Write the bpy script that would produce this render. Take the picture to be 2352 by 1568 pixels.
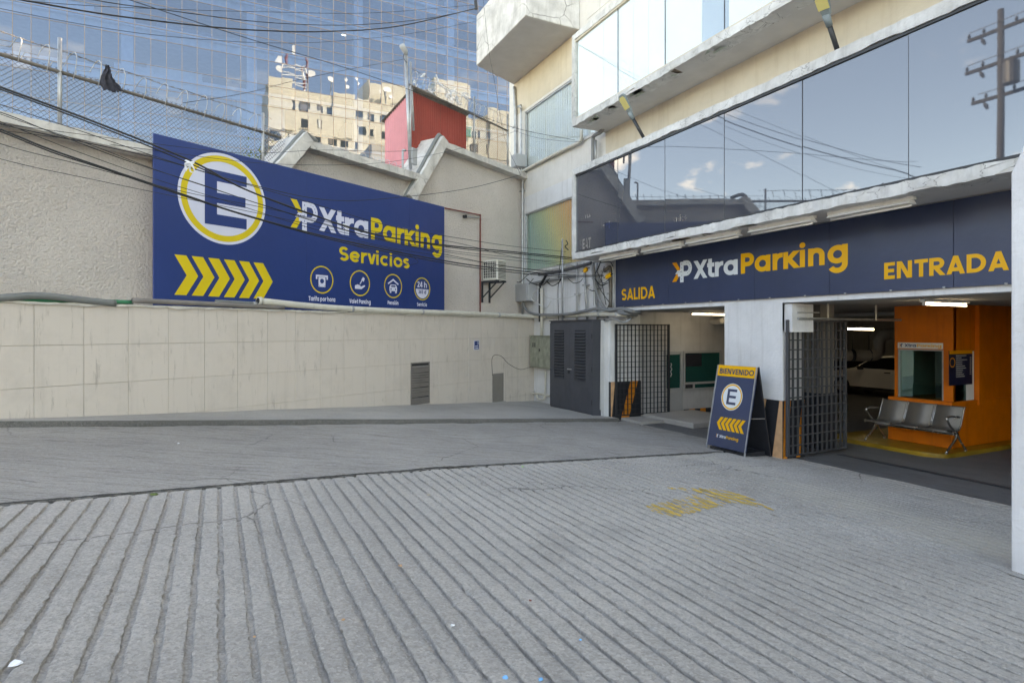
import bpy, bmesh, math, random
import numpy as np
from mathutils import Vector, Matrix, noise as mnoise
random.seed(7)
R = math.radians
scene = bpy.context.scene
for _o in list(bpy.data.objects):
    bpy.data.objects.remove(_o)

# ------------------------------------------------------------------ camera
# world: X into the garage (perpendicular to its front), Y along that front away from us, camera at the origin
cam_d = bpy.data.cameras.new('camera'); cam = bpy.data.objects.new('camera', cam_d)
scene.collection.objects.link(cam); scene.camera = cam
FPX = 1370.0
cam_d.sensor_width = 36; cam_d.lens = 36 * FPX / 2352; cam_d.shift_y = -24 / 2352
cam_d.clip_start = 0.05; cam_d.clip_end = 3000
cam.location = (0, 0, 0); cam.rotation_euler = (R(90), 0, -math.asin(0.4430))

# ------------------------------------------------------------------ light
SUN_EL, SUN_AZ = R(38), math.atan2(0.8, 0.6)      # azimuth from +Y towards +X
world = bpy.data.worlds.new('World'); scene.world = world; world.use_nodes = True
wt = world.node_tree; wt.nodes.clear()
wo = wt.nodes.new('ShaderNodeOutputWorld'); wb = wt.nodes.new('ShaderNodeBackground')
sky = wt.nodes.new('ShaderNodeTexSky'); sky.sky_type = 'NISHITA'; sky.sun_disc = False
sky.sun_elevation = SUN_EL; sky.sun_rotation = SUN_AZ
sky.altitude = 2200; sky.air_density = 1.0; sky.dust_density = 2.5; sky.ozone_density = 0.6
tc = wt.nodes.new('ShaderNodeTexCoord')
sep = wt.nodes.new('ShaderNodeSeparateXYZ'); wt.links.new(tc.outputs['Generated'], sep.inputs[0])
mp = wt.nodes.new('ShaderNodeMapping'); mp.inputs['Scale'].default_value = (1, 1, 2.2)
wt.links.new(tc.outputs['Generated'], mp.inputs[0])
cn = wt.nodes.new('ShaderNodeTexNoise'); cn.inputs['Scale'].default_value = 7.5; cn.inputs['Detail'].default_value = 8
cn.inputs['Roughness'].default_value = 0.55
wt.links.new(mp.outputs[0], cn.inputs['Vector'])
cr = wt.nodes.new('ShaderNodeValToRGB'); cr.color_ramp.elements[0].position = 0.575; cr.color_ramp.elements[1].position = 0.70
wt.links.new(cn.outputs['Fac'], cr.inputs[0])
band = wt.nodes.new('ShaderNodeMapRange'); band.inputs[1].default_value = 0.42; band.inputs[2].default_value = 0.16
band.inputs[3].default_value = 0.0; band.inputs[4].default_value = 1.0
wt.links.new(sep.outputs['Z'], band.inputs[0])
cm = wt.nodes.new('ShaderNodeMath'); cm.operation = 'MULTIPLY'
wt.links.new(cr.outputs[0], cm.inputs[0]); wt.links.new(band.outputs[0], cm.inputs[1])
cmx = wt.nodes.new('ShaderNodeMixRGB'); cmx.inputs[2].default_value = (9, 8.6, 8.2, 1)
wt.links.new(cm.outputs[0], cmx.inputs[0]); wt.links.new(sky.outputs[0], cmx.inputs[1])
wt.links.new(cmx.outputs[0], wb.inputs[0]); wb.inputs[1].default_value = 0.15
wt.links.new(wb.outputs[0], wo.inputs[0])
sun_d = bpy.data.lights.new('sun', 'SUN'); sun_d.energy = 4.0; sun_d.angle = R(0.5); sun_d.color = (1, 0.94, 0.85)
sun = bpy.data.objects.new('sun', sun_d); scene.collection.objects.link(sun)
sdir = Vector((math.sin(SUN_AZ) * math.cos(SUN_EL), math.cos(SUN_AZ) * math.cos(SUN_EL), math.sin(SUN_EL)))
sun.rotation_euler = sdir.to_track_quat('Z', 'Y').to_euler(); sun.location = (30, 20, 60)
vs = scene.view_settings
vs.view_transform = 'Standard'; vs.look = 'None'; vs.gamma = 1; vs.use_curve_mapping = False
vs.exposure = 2.82
try:
    vs.use_white_balance = True; vs.white_balance_temperature = 10450; vs.white_balance_tint = 10
except Exception:
    pass
scene.cycles.max_bounces = 7; scene.cycles.transparent_max_bounces = 8
scene.cycles.glossy_bounces = 3; scene.cycles.diffuse_bounces = 4
scene.cycles.use_adaptive_sampling = True; scene.cycles.adaptive_threshold = 0.025
scene.cycles.use_denoising = True
scene.cycles.sample_clamp_indirect = 6

# ------------------------------------------------------------------ survey: sight lines of the place onto its planes
def ray(u, v):
    q = (u - 1176) / FPX; z = (760 - v) / FPX
    return Vector((0.8965 * q + 0.4430, -0.4430 * q + 0.8965, z))
def onX(u, v, X): d = ray(u, v); return d * (X / d.x)
def onY(u, v, Y): d = ray(u, v); return d * (Y / d.y)
def onZ(u, v, Z): d = ray(u, v); return d * (Z / d.z)
def at(u, v, k): return ray(u, v) * k
def gz(x): return -1.4825 - 0.0875 * min(x, 9.0) if x > -9 else -0.695
def onG(u, v):
    d = ray(u, v); k = 1.4825 / (-d.z - 0.0875 * d.x); return d * k

class Frame:
    def __init__(s, o, ang):
        s.o = Vector(o); s.ang = ang; s.m = Matrix.Translation(s.o) @ Matrix.Rotation(ang, 4, 'Z'); s.i = s.m.inverted()
    def pt(s, p): return s.m @ Vector(p)
W = Frame((0, 0, 0), 0)
XF = 9.0                                            # front of the garage building
L = Frame((9, 17.44, 0), math.atan2(0.4779, 0.8784))  # the long wall on the left: x along it, y away from us
def onL(u, v, ly=0.0):
    a = L.i @ Vector((0, 0, 0)); d = (L.i.to_3x3() @ ray(u, v)); k = (ly - a.y) / d.y
    p = a + d * k; return p
def lx(u, ly=0.0): return onL(u, 700, ly).x
def lz(u, v, ly=0.0): return onL(u, v, ly).z

# ------------------------------------------------------------------ helpers
COL = scene.collection
INFO = {}
def tag(o, label=None, cat=None, group=None, kind=None):
    if label: o['label'] = label
    if cat: o['category'] = cat
    if group: o['group'] = group
    if kind: o['kind'] = kind
    return o
def thing(name, label, cat, base=(0, 0, 0), fr=W, group=None):
    o = bpy.data.objects.new(name, None); COL.objects.link(o)
    o.location = fr.pt(base); o.rotation_euler = (0, 0, fr.ang); o.empty_display_size = 0.2
    INFO[o.name] = (fr, Vector(base)); return tag(o, label, cat, group)
class MB:
    def __init__(s): s.v = []; s.f = []
    def add(s, vs, fs):
        n = len(s.v); s.v += [tuple(p) for p in vs]; s.f += [tuple(i + n for i in f) for f in fs]; return s
    def box(s, x0, x1, y0, y1, z0, z1):
        if x0 > x1: x0, x1 = x1, x0
        if y0 > y1: y0, y1 = y1, y0
        if z0 > z1: z0, z1 = z1, z0
        vs = [(x0, y0, z0), (x1, y0, z0), (x1, y1, z0), (x0, y1, z0), (x0, y0, z1), (x1, y0, z1), (x1, y1, z1), (x0, y1, z1)]
        return s.add(vs, [(3, 2, 1, 0), (4, 5, 6, 7), (0, 1, 5, 4), (1, 2, 6, 5), (2, 3, 7, 6), (3, 0, 4, 7)])
    def quad(s, a, b, c, d): return s.add([a, b, c, d], [(0, 1, 2, 3)])
    def prism(s, pts, d):
        """polygon (3D points) swept by vector d"""
        d = Vector(d); p = [Vector(q) for q in pts]; n = len(p)
        vs = p + [q + d for q in p]
        fs = [tuple(range(n))[::-1], tuple(range(n, 2 * n))] + [(i, (i + 1) % n, n + (i + 1) % n, n + i) for i in range(n)]
        return s.add(vs, fs)
    def obox(s, a, b, w, h, up=(0, 0, 1)):
        """bar from a to b, width w, height h"""
        a = Vector(a); b = Vector(b); d = (b - a).normalized(); up = Vector(up)
        if abs(d.dot(up)) > 0.98: up = Vector((1, 0, 0))
        sx = d.cross(up).normalized(); sy = sx.cross(d).normalized()
        c = [sx * w / 2 * i + sy * h / 2 * j for i, j in ((-1, -1), (1, -1), (1, 1), (-1, 1))]
        return s.add([a + q for q in c] + [b + q for q in c], [(3, 2, 1, 0), (4, 5, 6, 7), (0, 1, 5, 4), (1, 2, 6, 5), (2, 3, 7, 6), (3, 0, 4, 7)])
    def tube(s, pts, r, n=8, cap=True):
        pts = [Vector(p) for p in pts]; m = len(pts); rr = r if isinstance(r, (list, tuple)) else [r] * m
        t0 = (pts[1] - pts[0]).normalized(); ref = Vector((0, 0, 1)) if abs(t0.z) < 0.9 else Vector((1, 0, 0))
        nx = t0.cross(ref).normalized(); vs = []
        for i in range(m):
            if i == 0: t = t0
            elif i == m - 1: t = (pts[i] - pts[i - 1]).normalized()
            else: t = (pts[i + 1] - pts[i - 1]).normalized()
            nx = (nx - t * nx.dot(t)).normalized(); ny = t.cross(nx)
            for j in range(n):
                a = 2 * math.pi * j / n; vs.append(pts[i] + (nx * math.cos(a) + ny * math.sin(a)) * rr[i])
        fs = [(i * n + j, i * n + (j + 1) % n, (i + 1) * n + (j + 1) % n, (i + 1) * n + j) for i in range(m - 1) for j in range(n)]
        if cap: fs += [tuple(range(n))[::-1], tuple(range((m - 1) * n, m * n))]
        return s.add(vs, fs)
    def rough(s, x0, x1, y0, y1, z0, z1, ax, n, amp, seed=0, chips=0.0):
        """box cut into n slices along axis ax with its edges worn"""
        rnd = random.Random(seed)
        lo = [x0, y0, z0]; hi = [x1, y1, z1]; o = [i for i in range(3) if i != ax]; vs = []
        for i in range(n + 1):
            t = i / n; c = lo[ax] + (hi[ax] - lo[ax]) * t; ring = []
            bite = chips * max(0, mnoise.noise(Vector((c * 1.7, seed * 3.1, 0))) - 0.08) * 2.2
            for a, b in ((0, 0), (1, 0), (1, 1), (0, 1)):
                p = [0, 0, 0]; p[ax] = c
                jj = (rnd.uniform(-amp, amp), rnd.uniform(-amp, amp)) if 0 < i < n else (0, 0)
                p[o[0]] = (hi if a else lo)[o[0]] + jj[0]; p[o[1]] = (hi if b else lo)[o[1]] + jj[1]
                if b == 0: p[o[1]] += bite * (1 if a == 0 else 0.4)
                ring.append(tuple(p))
            vs += ring
        fs = [(0, 1, 2, 3), tuple(4 * n + k for k in (3, 2, 1, 0))]
        for i in range(n):
            for k in range(4):
                a = 4 * i + k; b = 4 * i + (k + 1) % 4; fs.append((a, a + 4, b + 4, b))
        return s.add(vs, fs)
    def build(s, name, mat, parent=None, base=(0, 0, 0), fr=W, smooth=False, bevel=0, label=None, cat=None, group=None, kind=None, autosm=None):
        if parent is not None: fr, base = INFO[parent.name]
        base = Vector(base)
        me = bpy.data.meshes.new(name); me.from_pydata([tuple(Vector(p) - base) for p in s.v], [], s.f)
        if not smooth or True:
            bm = bmesh.new(); bm.from_mesh(me); bmesh.ops.recalc_face_normals(bm, faces=bm.faces); bm.to_mesh(me); bm.free()
        if smooth: me.polygons.foreach_set('use_smooth', [True] * len(me.polygons))
        if mat is not None: me.materials.append(mat)
        o = bpy.data.objects.new(name, me); COL.objects.link(o)
        if parent is not None: o.parent = parent
        else: o.location = fr.pt(base); o.rotation_euler = (0, 0, fr.ang)
        INFO[o.name] = (fr, base)
        if bevel:
            m = o.modifiers.new('bevel', 'BEVEL'); m.width = bevel; m.segments = 2; m.limit_method = 'ANGLE'; m.angle_limit = R(40)
        return tag(o, label, cat, group, kind)
def box(name, mat, parent, *a, **k): return MB().box(*a).build(name, mat, parent, **k)
def copy_tree(o, parent=None):
    c = o.copy(); COL.objects.link(c)
    if parent: c.parent = parent
    INFO[c.name] = INFO[o.name]
    for ch in o.children: copy_tree(ch, c)
    return c
def smoothpts(pts, n=8):
    """Catmull-Rom through the points"""
    p = [Vector(q) for q in pts]; p = [p[0] * 2 - p[1]] + p + [p[-1] * 2 - p[-2]]; out = []
    for i in range(1, len(p) - 2):
        for j in range(n):
            t = j / n
            out.append(0.5 * ((2 * p[i]) + (p[i + 1] - p[i - 1]) * t + (2 * p[i - 1] - 5 * p[i] + 4 * p[i + 1] - p[i + 2]) * t * t + (-p[i - 1] + 3 * p[i] - 3 * p[i + 1] + p[i + 2]) * t ** 3))
    out.append(p[-2]); return out

# ------------------------------------------------------------------ materials
def lin(r, g, b):
    f = lambda c: c / 12.92 if c <= 0.04045 else ((c + 0.055) / 1.055) ** 2.4
    return (f(r / 255), f(g / 255), f(b / 255), 1)
class NT:
    def __init__(s, name):
        s.m = bpy.data.materials.new(name); s.m.use_nodes = True; s.t = s.m.node_tree; s.n = s.t.nodes
        s.b = s.n['Principled BSDF']; s.out = s.n['Material Output']
    def new(s, t, **k):
        n = s.n.new(t)
        for a, b in k.items(): setattr(n, a, b)
        return n
    def ln(s, a, b): s.t.links.new(a, b)
    def pos(s, scale=(1, 1, 1), rot=(0, 0, 0)):
        g = s.new('ShaderNodeNewGeometry'); m = s.new('ShaderNodeMapping'); m.inputs['Scale'].default_value = scale; m.inputs['Rotation'].default_value = rot
        s.ln(g.outputs['Position'], m.inputs[0]); return m.outputs[0]
    def noise(s, scale, vec=None, detail=6, rough=0.55):
        n = s.new('ShaderNodeTexNoise'); n.inputs['Scale'].default_value = scale; n.inputs['Detail'].default_value = detail; n.inputs['Roughness'].default_value = rough
        s.ln(vec if vec is not None else s.pos(), n.inputs['Vector']); return n.outputs['Fac']
    def ramp(s, fac, a, b, c0=(0, 0, 0, 1), c1=(1, 1, 1, 1)):
        r = s.new('ShaderNodeValToRGB'); e = r.color_ramp.elements; e[0].position = a; e[1].position = b; e[0].color = c0; e[1].color = c1
        s.ln(fac, r.inputs[0]); return r.outputs[0]
    def mix(s, fac, a, b, mode='MIX'):
        m = s.new('ShaderNodeMixRGB', blend_type=mode)
        for i, x in ((0, fac), (1, a), (2, b)):
            if hasattr(x, 'links'): s.ln(x, m.inputs[i])
            else: m.inputs[i].default_value = x
        return m.outputs[0]
    def math(s, op, a, b):
        m = s.new('ShaderNodeMath', operation=op)
        for i, x in ((0, a), (1, b)):
            if hasattr(x, 'links'): s.ln(x, m.inputs[i])
            else: m.inputs[i].default_value = x
        return m.outputs[0]
    def bump(s, h, strength, dist, prev=None):
        b = s.new('ShaderNodeBump'); b.inputs['Strength'].default_value = strength; b.inputs['Distance'].default_value = dist
        s.ln(h, b.inputs['Height'])
        if prev is not None: s.ln(prev, b.inputs['Normal'])
        return b.outputs[0]
    def fin(s, col, rough, bump=None, metal=0, spec=None):
        for k, x in (('Base Color', col), ('Roughness', rough), ('Metallic', metal)):
            if hasattr(x, 'links'): s.ln(x, s.b.inputs[k])
            else: s.b.inputs[k].default_value = x
        if bump is not None: s.ln(bump, s.b.inputs['Normal'])
        if spec is not None: s.b.inputs['Specular IOR Level'].default_value = spec
        return s.m
def sc(c, k): return (c[0] * k, c[1] * k, c[2] * k, 1)
def M(name, c, rough=0.6, metal=0, var=0.1, vs=2.5, bump=0.0, bs=60, bd=0.01, streak=0.0, sdark=(0.25, 0.22, 0.18, 1), spec=None, fine=0.0):
    t = NT(name); c = tuple(c) if len(c) == 4 else tuple(c) + (1,)
    col = t.mix(t.ramp(t.noise(vs), 0.3, 0.7), sc(c, 1 - var), sc(c, 1 + var * 0.6))
    if fine: col = t.mix(t.ramp(t.noise(90, detail=3), 0.35, 0.65), col, t.mix(fine, col, sc(c, 0.55)))
    if streak:
        s1 = t.noise(1.0, t.pos((7, 7, 0.45)), detail=8, rough=0.65)
        col = t.mix(t.math('MULTIPLY', t.ramp(s1, 0.52, 0.78), streak), col, t.mix(1, col, sdark, 'MULTIPLY'))
    b = t.bump(t.noise(bs, detail=8, rough=0.6), bump, bd) if bump else None
    rr = t.math('ADD', t.math('MULTIPLY', t.noise(vs * 3), 0.2), rough - 0.1) if rough > 0.15 else rough
    return t.fin(col, rr, b, metal, spec)
def emit(name, c, s):
    t = NT(name); t.fin((0.8, 0.8, 0.8, 1), 0.4); t.b.inputs['Emission Color'].default_value = tuple(c) + (1,); t.b.inputs['Emission Strength'].default_value = s
    return t.m
m = {}
# concretes
def m_concrete(name, c, streak_dir=None, fine=0.35, rough=0.9, crack=0.0):
    t = NT(name)
    col = t.mix(t.ramp(t.noise(0.55, detail=6, rough=0.6), 0.32, 0.70), sc(c, 0.80), sc(c, 1.10))
    col = t.mix(t.math('MULTIPLY', t.ramp(t.noise(2.6, detail=7, rough=0.7), 0.50, 0.72), 0.35), col, sc(c, 0.66))
    vo = t.new('ShaderNodeTexVoronoi'); vo.inputs['Scale'].default_value = 78; t.ln(t.pos(), vo.inputs['Vector'])
    agg = t.new('ShaderNodeSeparateXYZ'); t.ln(vo.outputs['Color'], agg.inputs[0])
    col = t.mix(t.math('MULTIPLY', t.ramp(agg.outputs['X'], 0.25, 0.95), fine), col, sc(c, 0.52))
    col = t.mix(t.math('MULTIPLY', t.ramp(agg.outputs['Y'], 0.80, 0.98), fine * 0.8), col, sc(c, 1.30))
    col = t.mix(t.math('MULTIPLY', t.ramp(t.noise(24, detail=8, rough=0.75), 0.50, 0.66), fine * 1.2), col, sc(c, 0.50))
    oil = t.ramp(t.noise(0.9, t.pos((1, 1, 1), (0, 0, 1.1)), detail=9, rough=0.62), 0.62, 0.74)
    col = t.mix(t.math('MULTIPLY', oil, 0.45), col, sc(c, 0.45))
    b = t.bump(t.noise(38, detail=6, rough=0.75), 1.0, 0.018)
    if crack:
        cv = t.new('ShaderNodeTexVoronoi', feature='DISTANCE_TO_EDGE'); cv.inputs['Scale'].default_value = 0.55
        nz = t.new('ShaderNodeTexNoise'); nz.inputs['Scale'].default_value = 3.0; nz.inputs['Detail'].default_value = 6; t.ln(t.pos(), nz.inputs['Vector'])
        t.ln(t.mix(0.16, t.pos(), nz.outputs['Color']), cv.inputs['Vector'])
        ck = t.math('MULTIPLY', t.ramp(cv.outputs['Distance'], 0.0, 0.006, (1, 1, 1, 1), (0, 0, 0, 1)), t.ramp(t.noise(0.35, detail=2), 0.47, 0.58))
        col = t.mix(t.math('MULTIPLY', ck, crack), col, sc(c, 0.15)); b = t.bump(ck, -1.0, 0.02, b)
    if streak_dir is not None:
        v = t.pos((1, 1, 1), (0, 0, streak_dir)); mp2 = t.new('ShaderNodeMapping'); mp2.inputs['Scale'].default_value = (1.6, 34, 1); t.ln(v, mp2.inputs[0])
        f = t.noise(1.0, mp2.outputs[0], detail=6, rough=0.6)
        col = t.mix(t.math('MULTIPLY', t.ramp(f, 0.56, 0.63), 0.62), col, sc(c, 0.33))
        col = t.mix(t.math('MULTIPLY', t.ramp(f, 0.36, 0.44, (1, 1, 1, 1), (0, 0, 0, 1)), 0.35), col, sc(c, 1.30))
        b = t.bump(f, 1.0, 0.03, b)
    return t, col, b, rough
c0 = (0.50, 0.460, 0.420)
t, col, b, r = m_concrete('ramp_concrete', c0, fine=0.5, crack=0.8)
# pale dust trodden along the way into the garage: a long band parallel to its front
d = t.new('ShaderNodeSeparateXYZ'); t.ln(t.pos(), d.inputs[0])
bx = t.math('SUBTRACT', d.outputs['X'], t.math('MULTIPLY', t.math('SUBTRACT', d.outputs['Y'], 5.0), 0.10))
ba = t.math('SUBTRACT', 1.0, t.math('MULTIPLY', t.math('ABSOLUTE', t.math('SUBTRACT', bx, 6.9), 0.0), 1.25))
mm = t.math('MULTIPLY', t.ramp(ba, 0.0, 0.7), t.ramp(t.noise(1.1, detail=6), 0.33, 0.62))
lim = t.ramp(d.outputs['Y'], 6.0 / 10, 7.6 / 10, (1, 1, 1, 1), (0.25, 0.25, 0.25, 1))
col = t.mix(t.math('MULTIPLY', mm, 0.55), col, (0.50, 0.46, 0.39, 1))
m['ramp'] = t.fin(col, r, b)
t, col, b, r = m_concrete('lane_concrete', (0.415, 0.384, 0.352), streak_dir=R(23), crack=0.7); m['lane'] = t.fin(col, r, b)
t, col, b, r = m_concrete('pavement_concrete', (0.43, 0.405, 0.375), fine=0.25); m['pave'] = t.fin(col, r, b)
t, col, b, r = m_concrete('kerb_concrete', (0.17, 0.162, 0.15), fine=0.6); m['kerb'] = t.fin(col, r, b)
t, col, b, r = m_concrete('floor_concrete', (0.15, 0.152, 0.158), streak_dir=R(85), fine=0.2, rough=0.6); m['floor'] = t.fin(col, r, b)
t, col, b, r = m_concrete('joint_dirt', (0.055, 0.051, 0.046)); m['dirt'] = t.fin(col, r, b)
m['asphalt'] = M('asphalt', (0.09, 0.09, 0.092), 0.9, bump=0.5, bs=90)
# cracked pale concrete of the copings and window boxes
def cracked(name, c, amount=0.6, sscale=2.2):
    t = NT(name)
    col = t.mix(t.ramp(t.noise(2.3, detail=8, rough=0.65), 0.34, 0.68), sc(c, 0.72), sc(c, 1.12))
    v = t.new('ShaderNodeTexVoronoi', feature='DISTANCE_TO_EDGE'); v.inputs['Scale'].default_value = sscale
    w = t.mix(0.12, t.pos(), t.new('ShaderNodeTexNoise').outputs['Color'])
    t.ln(w, v.inputs['Vector'])
    ck = t.ramp(v.outputs['Distance'], 0.0, 0.022, (1, 1, 1, 1), (0, 0, 0, 1))
    ck = t.math('MULTIPLY', ck, t.ramp(t.noise(0.9), 0.42, 0.6))
    col = t.mix(t.math('MULTIPLY', ck, amount), col, (0.08, 0.07, 0.06, 1))
    s1 = t.noise(1.0, t.pos((6, 6, 0.7)), detail=8, rough=0.7)
    col = t.mix(t.math('MULTIPLY', t.ramp(s1, 0.5, 0.8), 0.5), col, t.mix(1, col, (0.42, 0.38, 0.33, 1), 'MULTIPLY'))
    b = t.bump(t.noise(28, detail=8, rough=0.65), 0.5, 0.012); b = t.bump(ck, -0.6, 0.01, b)
    return t.fin(col, 0.85, b)
m['coping'] = cracked('cracked_coping', (0.64, 0.61, 0.575))
m['bayframe'] = cracked('flaking_white_paint', (0.66, 0.65, 0.63), 0.75, 3.5)
m['balcony'] = cracked('cracked_white_render', (0.66, 0.645, 0.63), 0.7, 1.3)
# stucco
t = NT('rough_stucco')
c = (0.78, 0.705, 0.655)
col = t.mix(t.ramp(t.noise(0.8, detail=6), 0.3, 0.7), sc(c, 0.9), sc(c, 1.08))
dz = t.new('ShaderNodeSeparateXYZ'); t.ln(t.pos(), dz.inputs[0])
n1 = t.noise(24, t.pos((1, 1, 1.4)), detail=6, rough=0.62)
col = t.mix(t.math('MULTIPLY', t.ramp(n1, 0.28, 0.45, (1, 1, 1, 1), (0, 0, 0, 1)), 0.35), col, (0.30, 0.23, 0.16, 1))  # bump hollows tinted dark brown, relief shade put into the colour
b = t.bump(n1, 1.0, 0.085); b = t.bump(t.noise(60), 0.5, 0.008, b)
m['stucco'] = t.fin(col, 0.92, b)
m['white'] = M('white_wall_paint', (0.68, 0.685, 0.70), 0.75, var=0.09, bump=0.5, bs=16, bd=0.025, streak=0.34)
m['offwhite'] = M('aged_white_render', (0.70, 0.675, 0.64), 0.8, var=0.08, bump=0.3, bs=8, bd=0.03, streak=0.3, sdark=(0.62, 0.55, 0.45, 1))
m['cream'] = M('cream_render', (0.62, 0.545, 0.44), 0.8, var=0.08, bump=0.4, bs=8, bd=0.03, streak=0.35, sdark=(0.6, 0.5, 0.36, 1))
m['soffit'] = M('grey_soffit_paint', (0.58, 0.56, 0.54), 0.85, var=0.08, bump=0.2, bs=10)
m['peel'] = M('peeled_plaster', (0.42, 0.47, 0.40), 0.9, var=0.3, vs=14, bump=0.5, bs=30)
m['brownedge'] = M('brown_mortar', (0.20, 0.15, 0.11), 0.95, var=0.4, vs=18, bump=0.7, bs=40)
tl = NT('beige_tile'); c = (0.60, 0.535, 0.48)
oi = tl.new('ShaderNodeObjectInfo')
col = tl.mix(oi.outputs['Random'], sc(c, 0.985), sc(c, 1.015))
col = tl.mix(tl.math('MULTIPLY', tl.ramp(tl.noise(1.3, detail=8, rough=0.7), 0.5, 0.78), 0.4), col, sc(c, 0.62))
col = tl.mix(tl.math('MULTIPLY', tl.ramp(tl.noise(1.0, tl.pos((11, 11, 1.6), (0.4, 0.2, 0)), detail=9, rough=0.72), 0.58, 0.70), 0.5), col, (0.20, 0.17, 0.145, 1))
col = tl.mix(tl.math('MULTIPLY', tl.ramp(tl.noise(1.0, tl.pos((9, 9, 0.5)), detail=6, rough=0.65), 0.54, 0.78), 0.35), col, sc(c, 0.66))
m['tile'] = tl.fin(col, 0.55, tl.bump(tl.noise(30), 0.15, 0.004))
m['grout'] = M('dark_grout', (0.42, 0.37, 0.31), 0.95, var=0.2)
# paints, metals, plastics
m['cab'] = M('dark_grey_steel', (0.060, 0.064, 0.078), 0.5, var=0.15, streak=0.3, sdark=(0.5, 0.5, 0.5, 1), bump=0.1, bs=20)
m['gate'] = M('dark_gate_steel', (0.025, 0.027, 0.032), 0.45, var=0.2)
m['gate2'] = M('grey_gate_steel', (0.065, 0.068, 0.076), 0.42, var=0.2)
m['olive'] = M('weathered_olive_steel', (0.27, 0.28, 0.22), 0.6, var=0.3, vs=6, streak=0.5, bump=0.15)
m['vent'] = M('brown_grey_louvre', (0.20, 0.18, 0.165), 0.6, var=0.15)
m['hatch'] = M('taupe_board', (0.22, 0.20, 0.18), 0.7, var=0.1)
m['galv'] = M('galvanised_steel', (0.42, 0.43, 0.44), 0.45, 0.6, var=0.2, vs=8)
m['wire'] = M('fence_wire', (0.09, 0.09, 0.09), 0.6, 0.3, var=0.2)
m['razor'] = M('razor_wire', (0.42, 0.42, 0.42), 0.45, 0.5, var=0.2)
m['rail'] = M('rusty_rail', (0.17, 0.15, 0.13), 0.7, 0.2, var=0.35, vs=9)
m['cable'] = M('black_cable', (0.015, 0.016, 0.018), 0.55, var=0.2)
m['cablew'] = M('white_cable', (0.55, 0.55, 0.54), 0.6, var=0.1)
m['pvc'] = M('yellowed_white_pvc', (0.60, 0.57, 0.50), 0.45, var=0.1, streak=0.3)
m['pvcgrey'] = M('grey_pvc', (0.17, 0.18, 0.175), 0.5, var=0.15)
m['pvcgreen'] = M('green_pvc', (0.02, 0.20, 0.10), 0.45, var=0.2)
m['flex'] = M('grey_flex_conduit', (0.20, 0.205, 0.21), 0.55, var=0.15)
m['boxgrey'] = M('grey_enclosure', (0.38, 0.385, 0.39), 0.55, var=0.08)
m['redpaint'] = M('red_oxide', (0.20, 0.045, 0.035), 0.65, var=0.25)
m['shedred'] = M('red_corrugated_sheet', (0.33, 0.045, 0.03), 0.6, var=0.12, streak=0.2)
m['shedpink'] = M('pink_corrugated_sheet', (0.66, 0.26, 0.28), 0.6, var=0.08)  # pink sheet for one side of the shed
m['ac'] = M('ac_cream_plastic', (0.62, 0.60, 0.55), 0.5, var=0.06, streak=0.2)
m['acdark'] = M('ac_dark_grille', (0.03, 0.03, 0.032), 0.5)
m['orange'] = M('orange_wall_paint', (0.64, 0.145, 0.003), 0.55, var=0.16, streak=0.5, sdark=(0.5, 0.42, 0.4, 1))
m['stripe_o'] = M('orange_stripe', (0.72, 0.24, 0.02), 0.6, var=0.2, vs=6)
m['stripe_f'] = M('faded_orange_stripe', (0.62, 0.36, 0.20), 0.75, var=0.2, vs=6)
m['stripe_k'] = M('black_stripe', (0.02, 0.022, 0.028), 0.5, var=0.3, vs=5)
m['islandy'] = M('yellow_worn_floor_paint', (0.34, 0.20, 0.02), 0.35, var=0.4, vs=2.5)
m['ceil'] = M('rough_ceiling', (0.38, 0.35, 0.31), 0.95, var=0.25, vs=5, bump=1.0, bs=22, bd=0.03)
m['dark'] = M('near_black', (0.03, 0.03, 0.032), 0.9)  # plain near black; in gaps and voids it stands in for shade
m['inwall'] = M('garage_white', (0.50, 0.50, 0.50), 0.8, var=0.12, streak=0.3)
m['inwall_dimmed'] = M('dimmed_garage_white', (0.24, 0.22, 0.20), 0.85, var=0.2, streak=0.3)  # darker copy of the garage white, interior dimness put into the colour
m['chrome'] = M('brushed_steel', (0.55, 0.54, 0.53), 0.25, 0.95, var=0.05)
m['seat'] = M('perforated_steel', (0.24, 0.23, 0.22), 0.5, 0.55, var=0.05, fine=0.5)
m['car'] = M('white_car_paint', (0.72, 0.72, 0.72), 0.2, var=0.02)
m['carglass'] = M('car_black_glass', (0.008, 0.009, 0.01), 0.08, var=0.02)
m['tyre'] = M('tyre_rubber', (0.012, 0.012, 0.012), 0.85)
m['lampgrey'] = M('lamp_grey_alloy', (0.20, 0.24, 0.25), 0.5, var=0.1)
m['lampled'] = M('lamp_yellow_led', (0.62, 0.52, 0.20), 0.4, var=0.05)
m['fix'] = M('fluorescent_housing', (0.84, 0.83, 0.80), 0.5, var=0.06, streak=0.2)
m['cloth'] = M('dark_grey_cloth', (0.05, 0.052, 0.07), 0.9, var=0.5, vs=10)
m['plastic'] = M('white_plastic_scrap', (0.72, 0.73, 0.76), 0.5, var=0.1)
m['tube'] = emit('lit_tube', (1.0, 0.97, 0.92), 3.0)
m['tube2'] = emit('dim_lit_tube', (1.0, 0.93, 0.75), 1.8)
m['ceilpanel'] = emit('office_ceiling_light', (1.0, 0.98, 0.92), 2.5)
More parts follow.
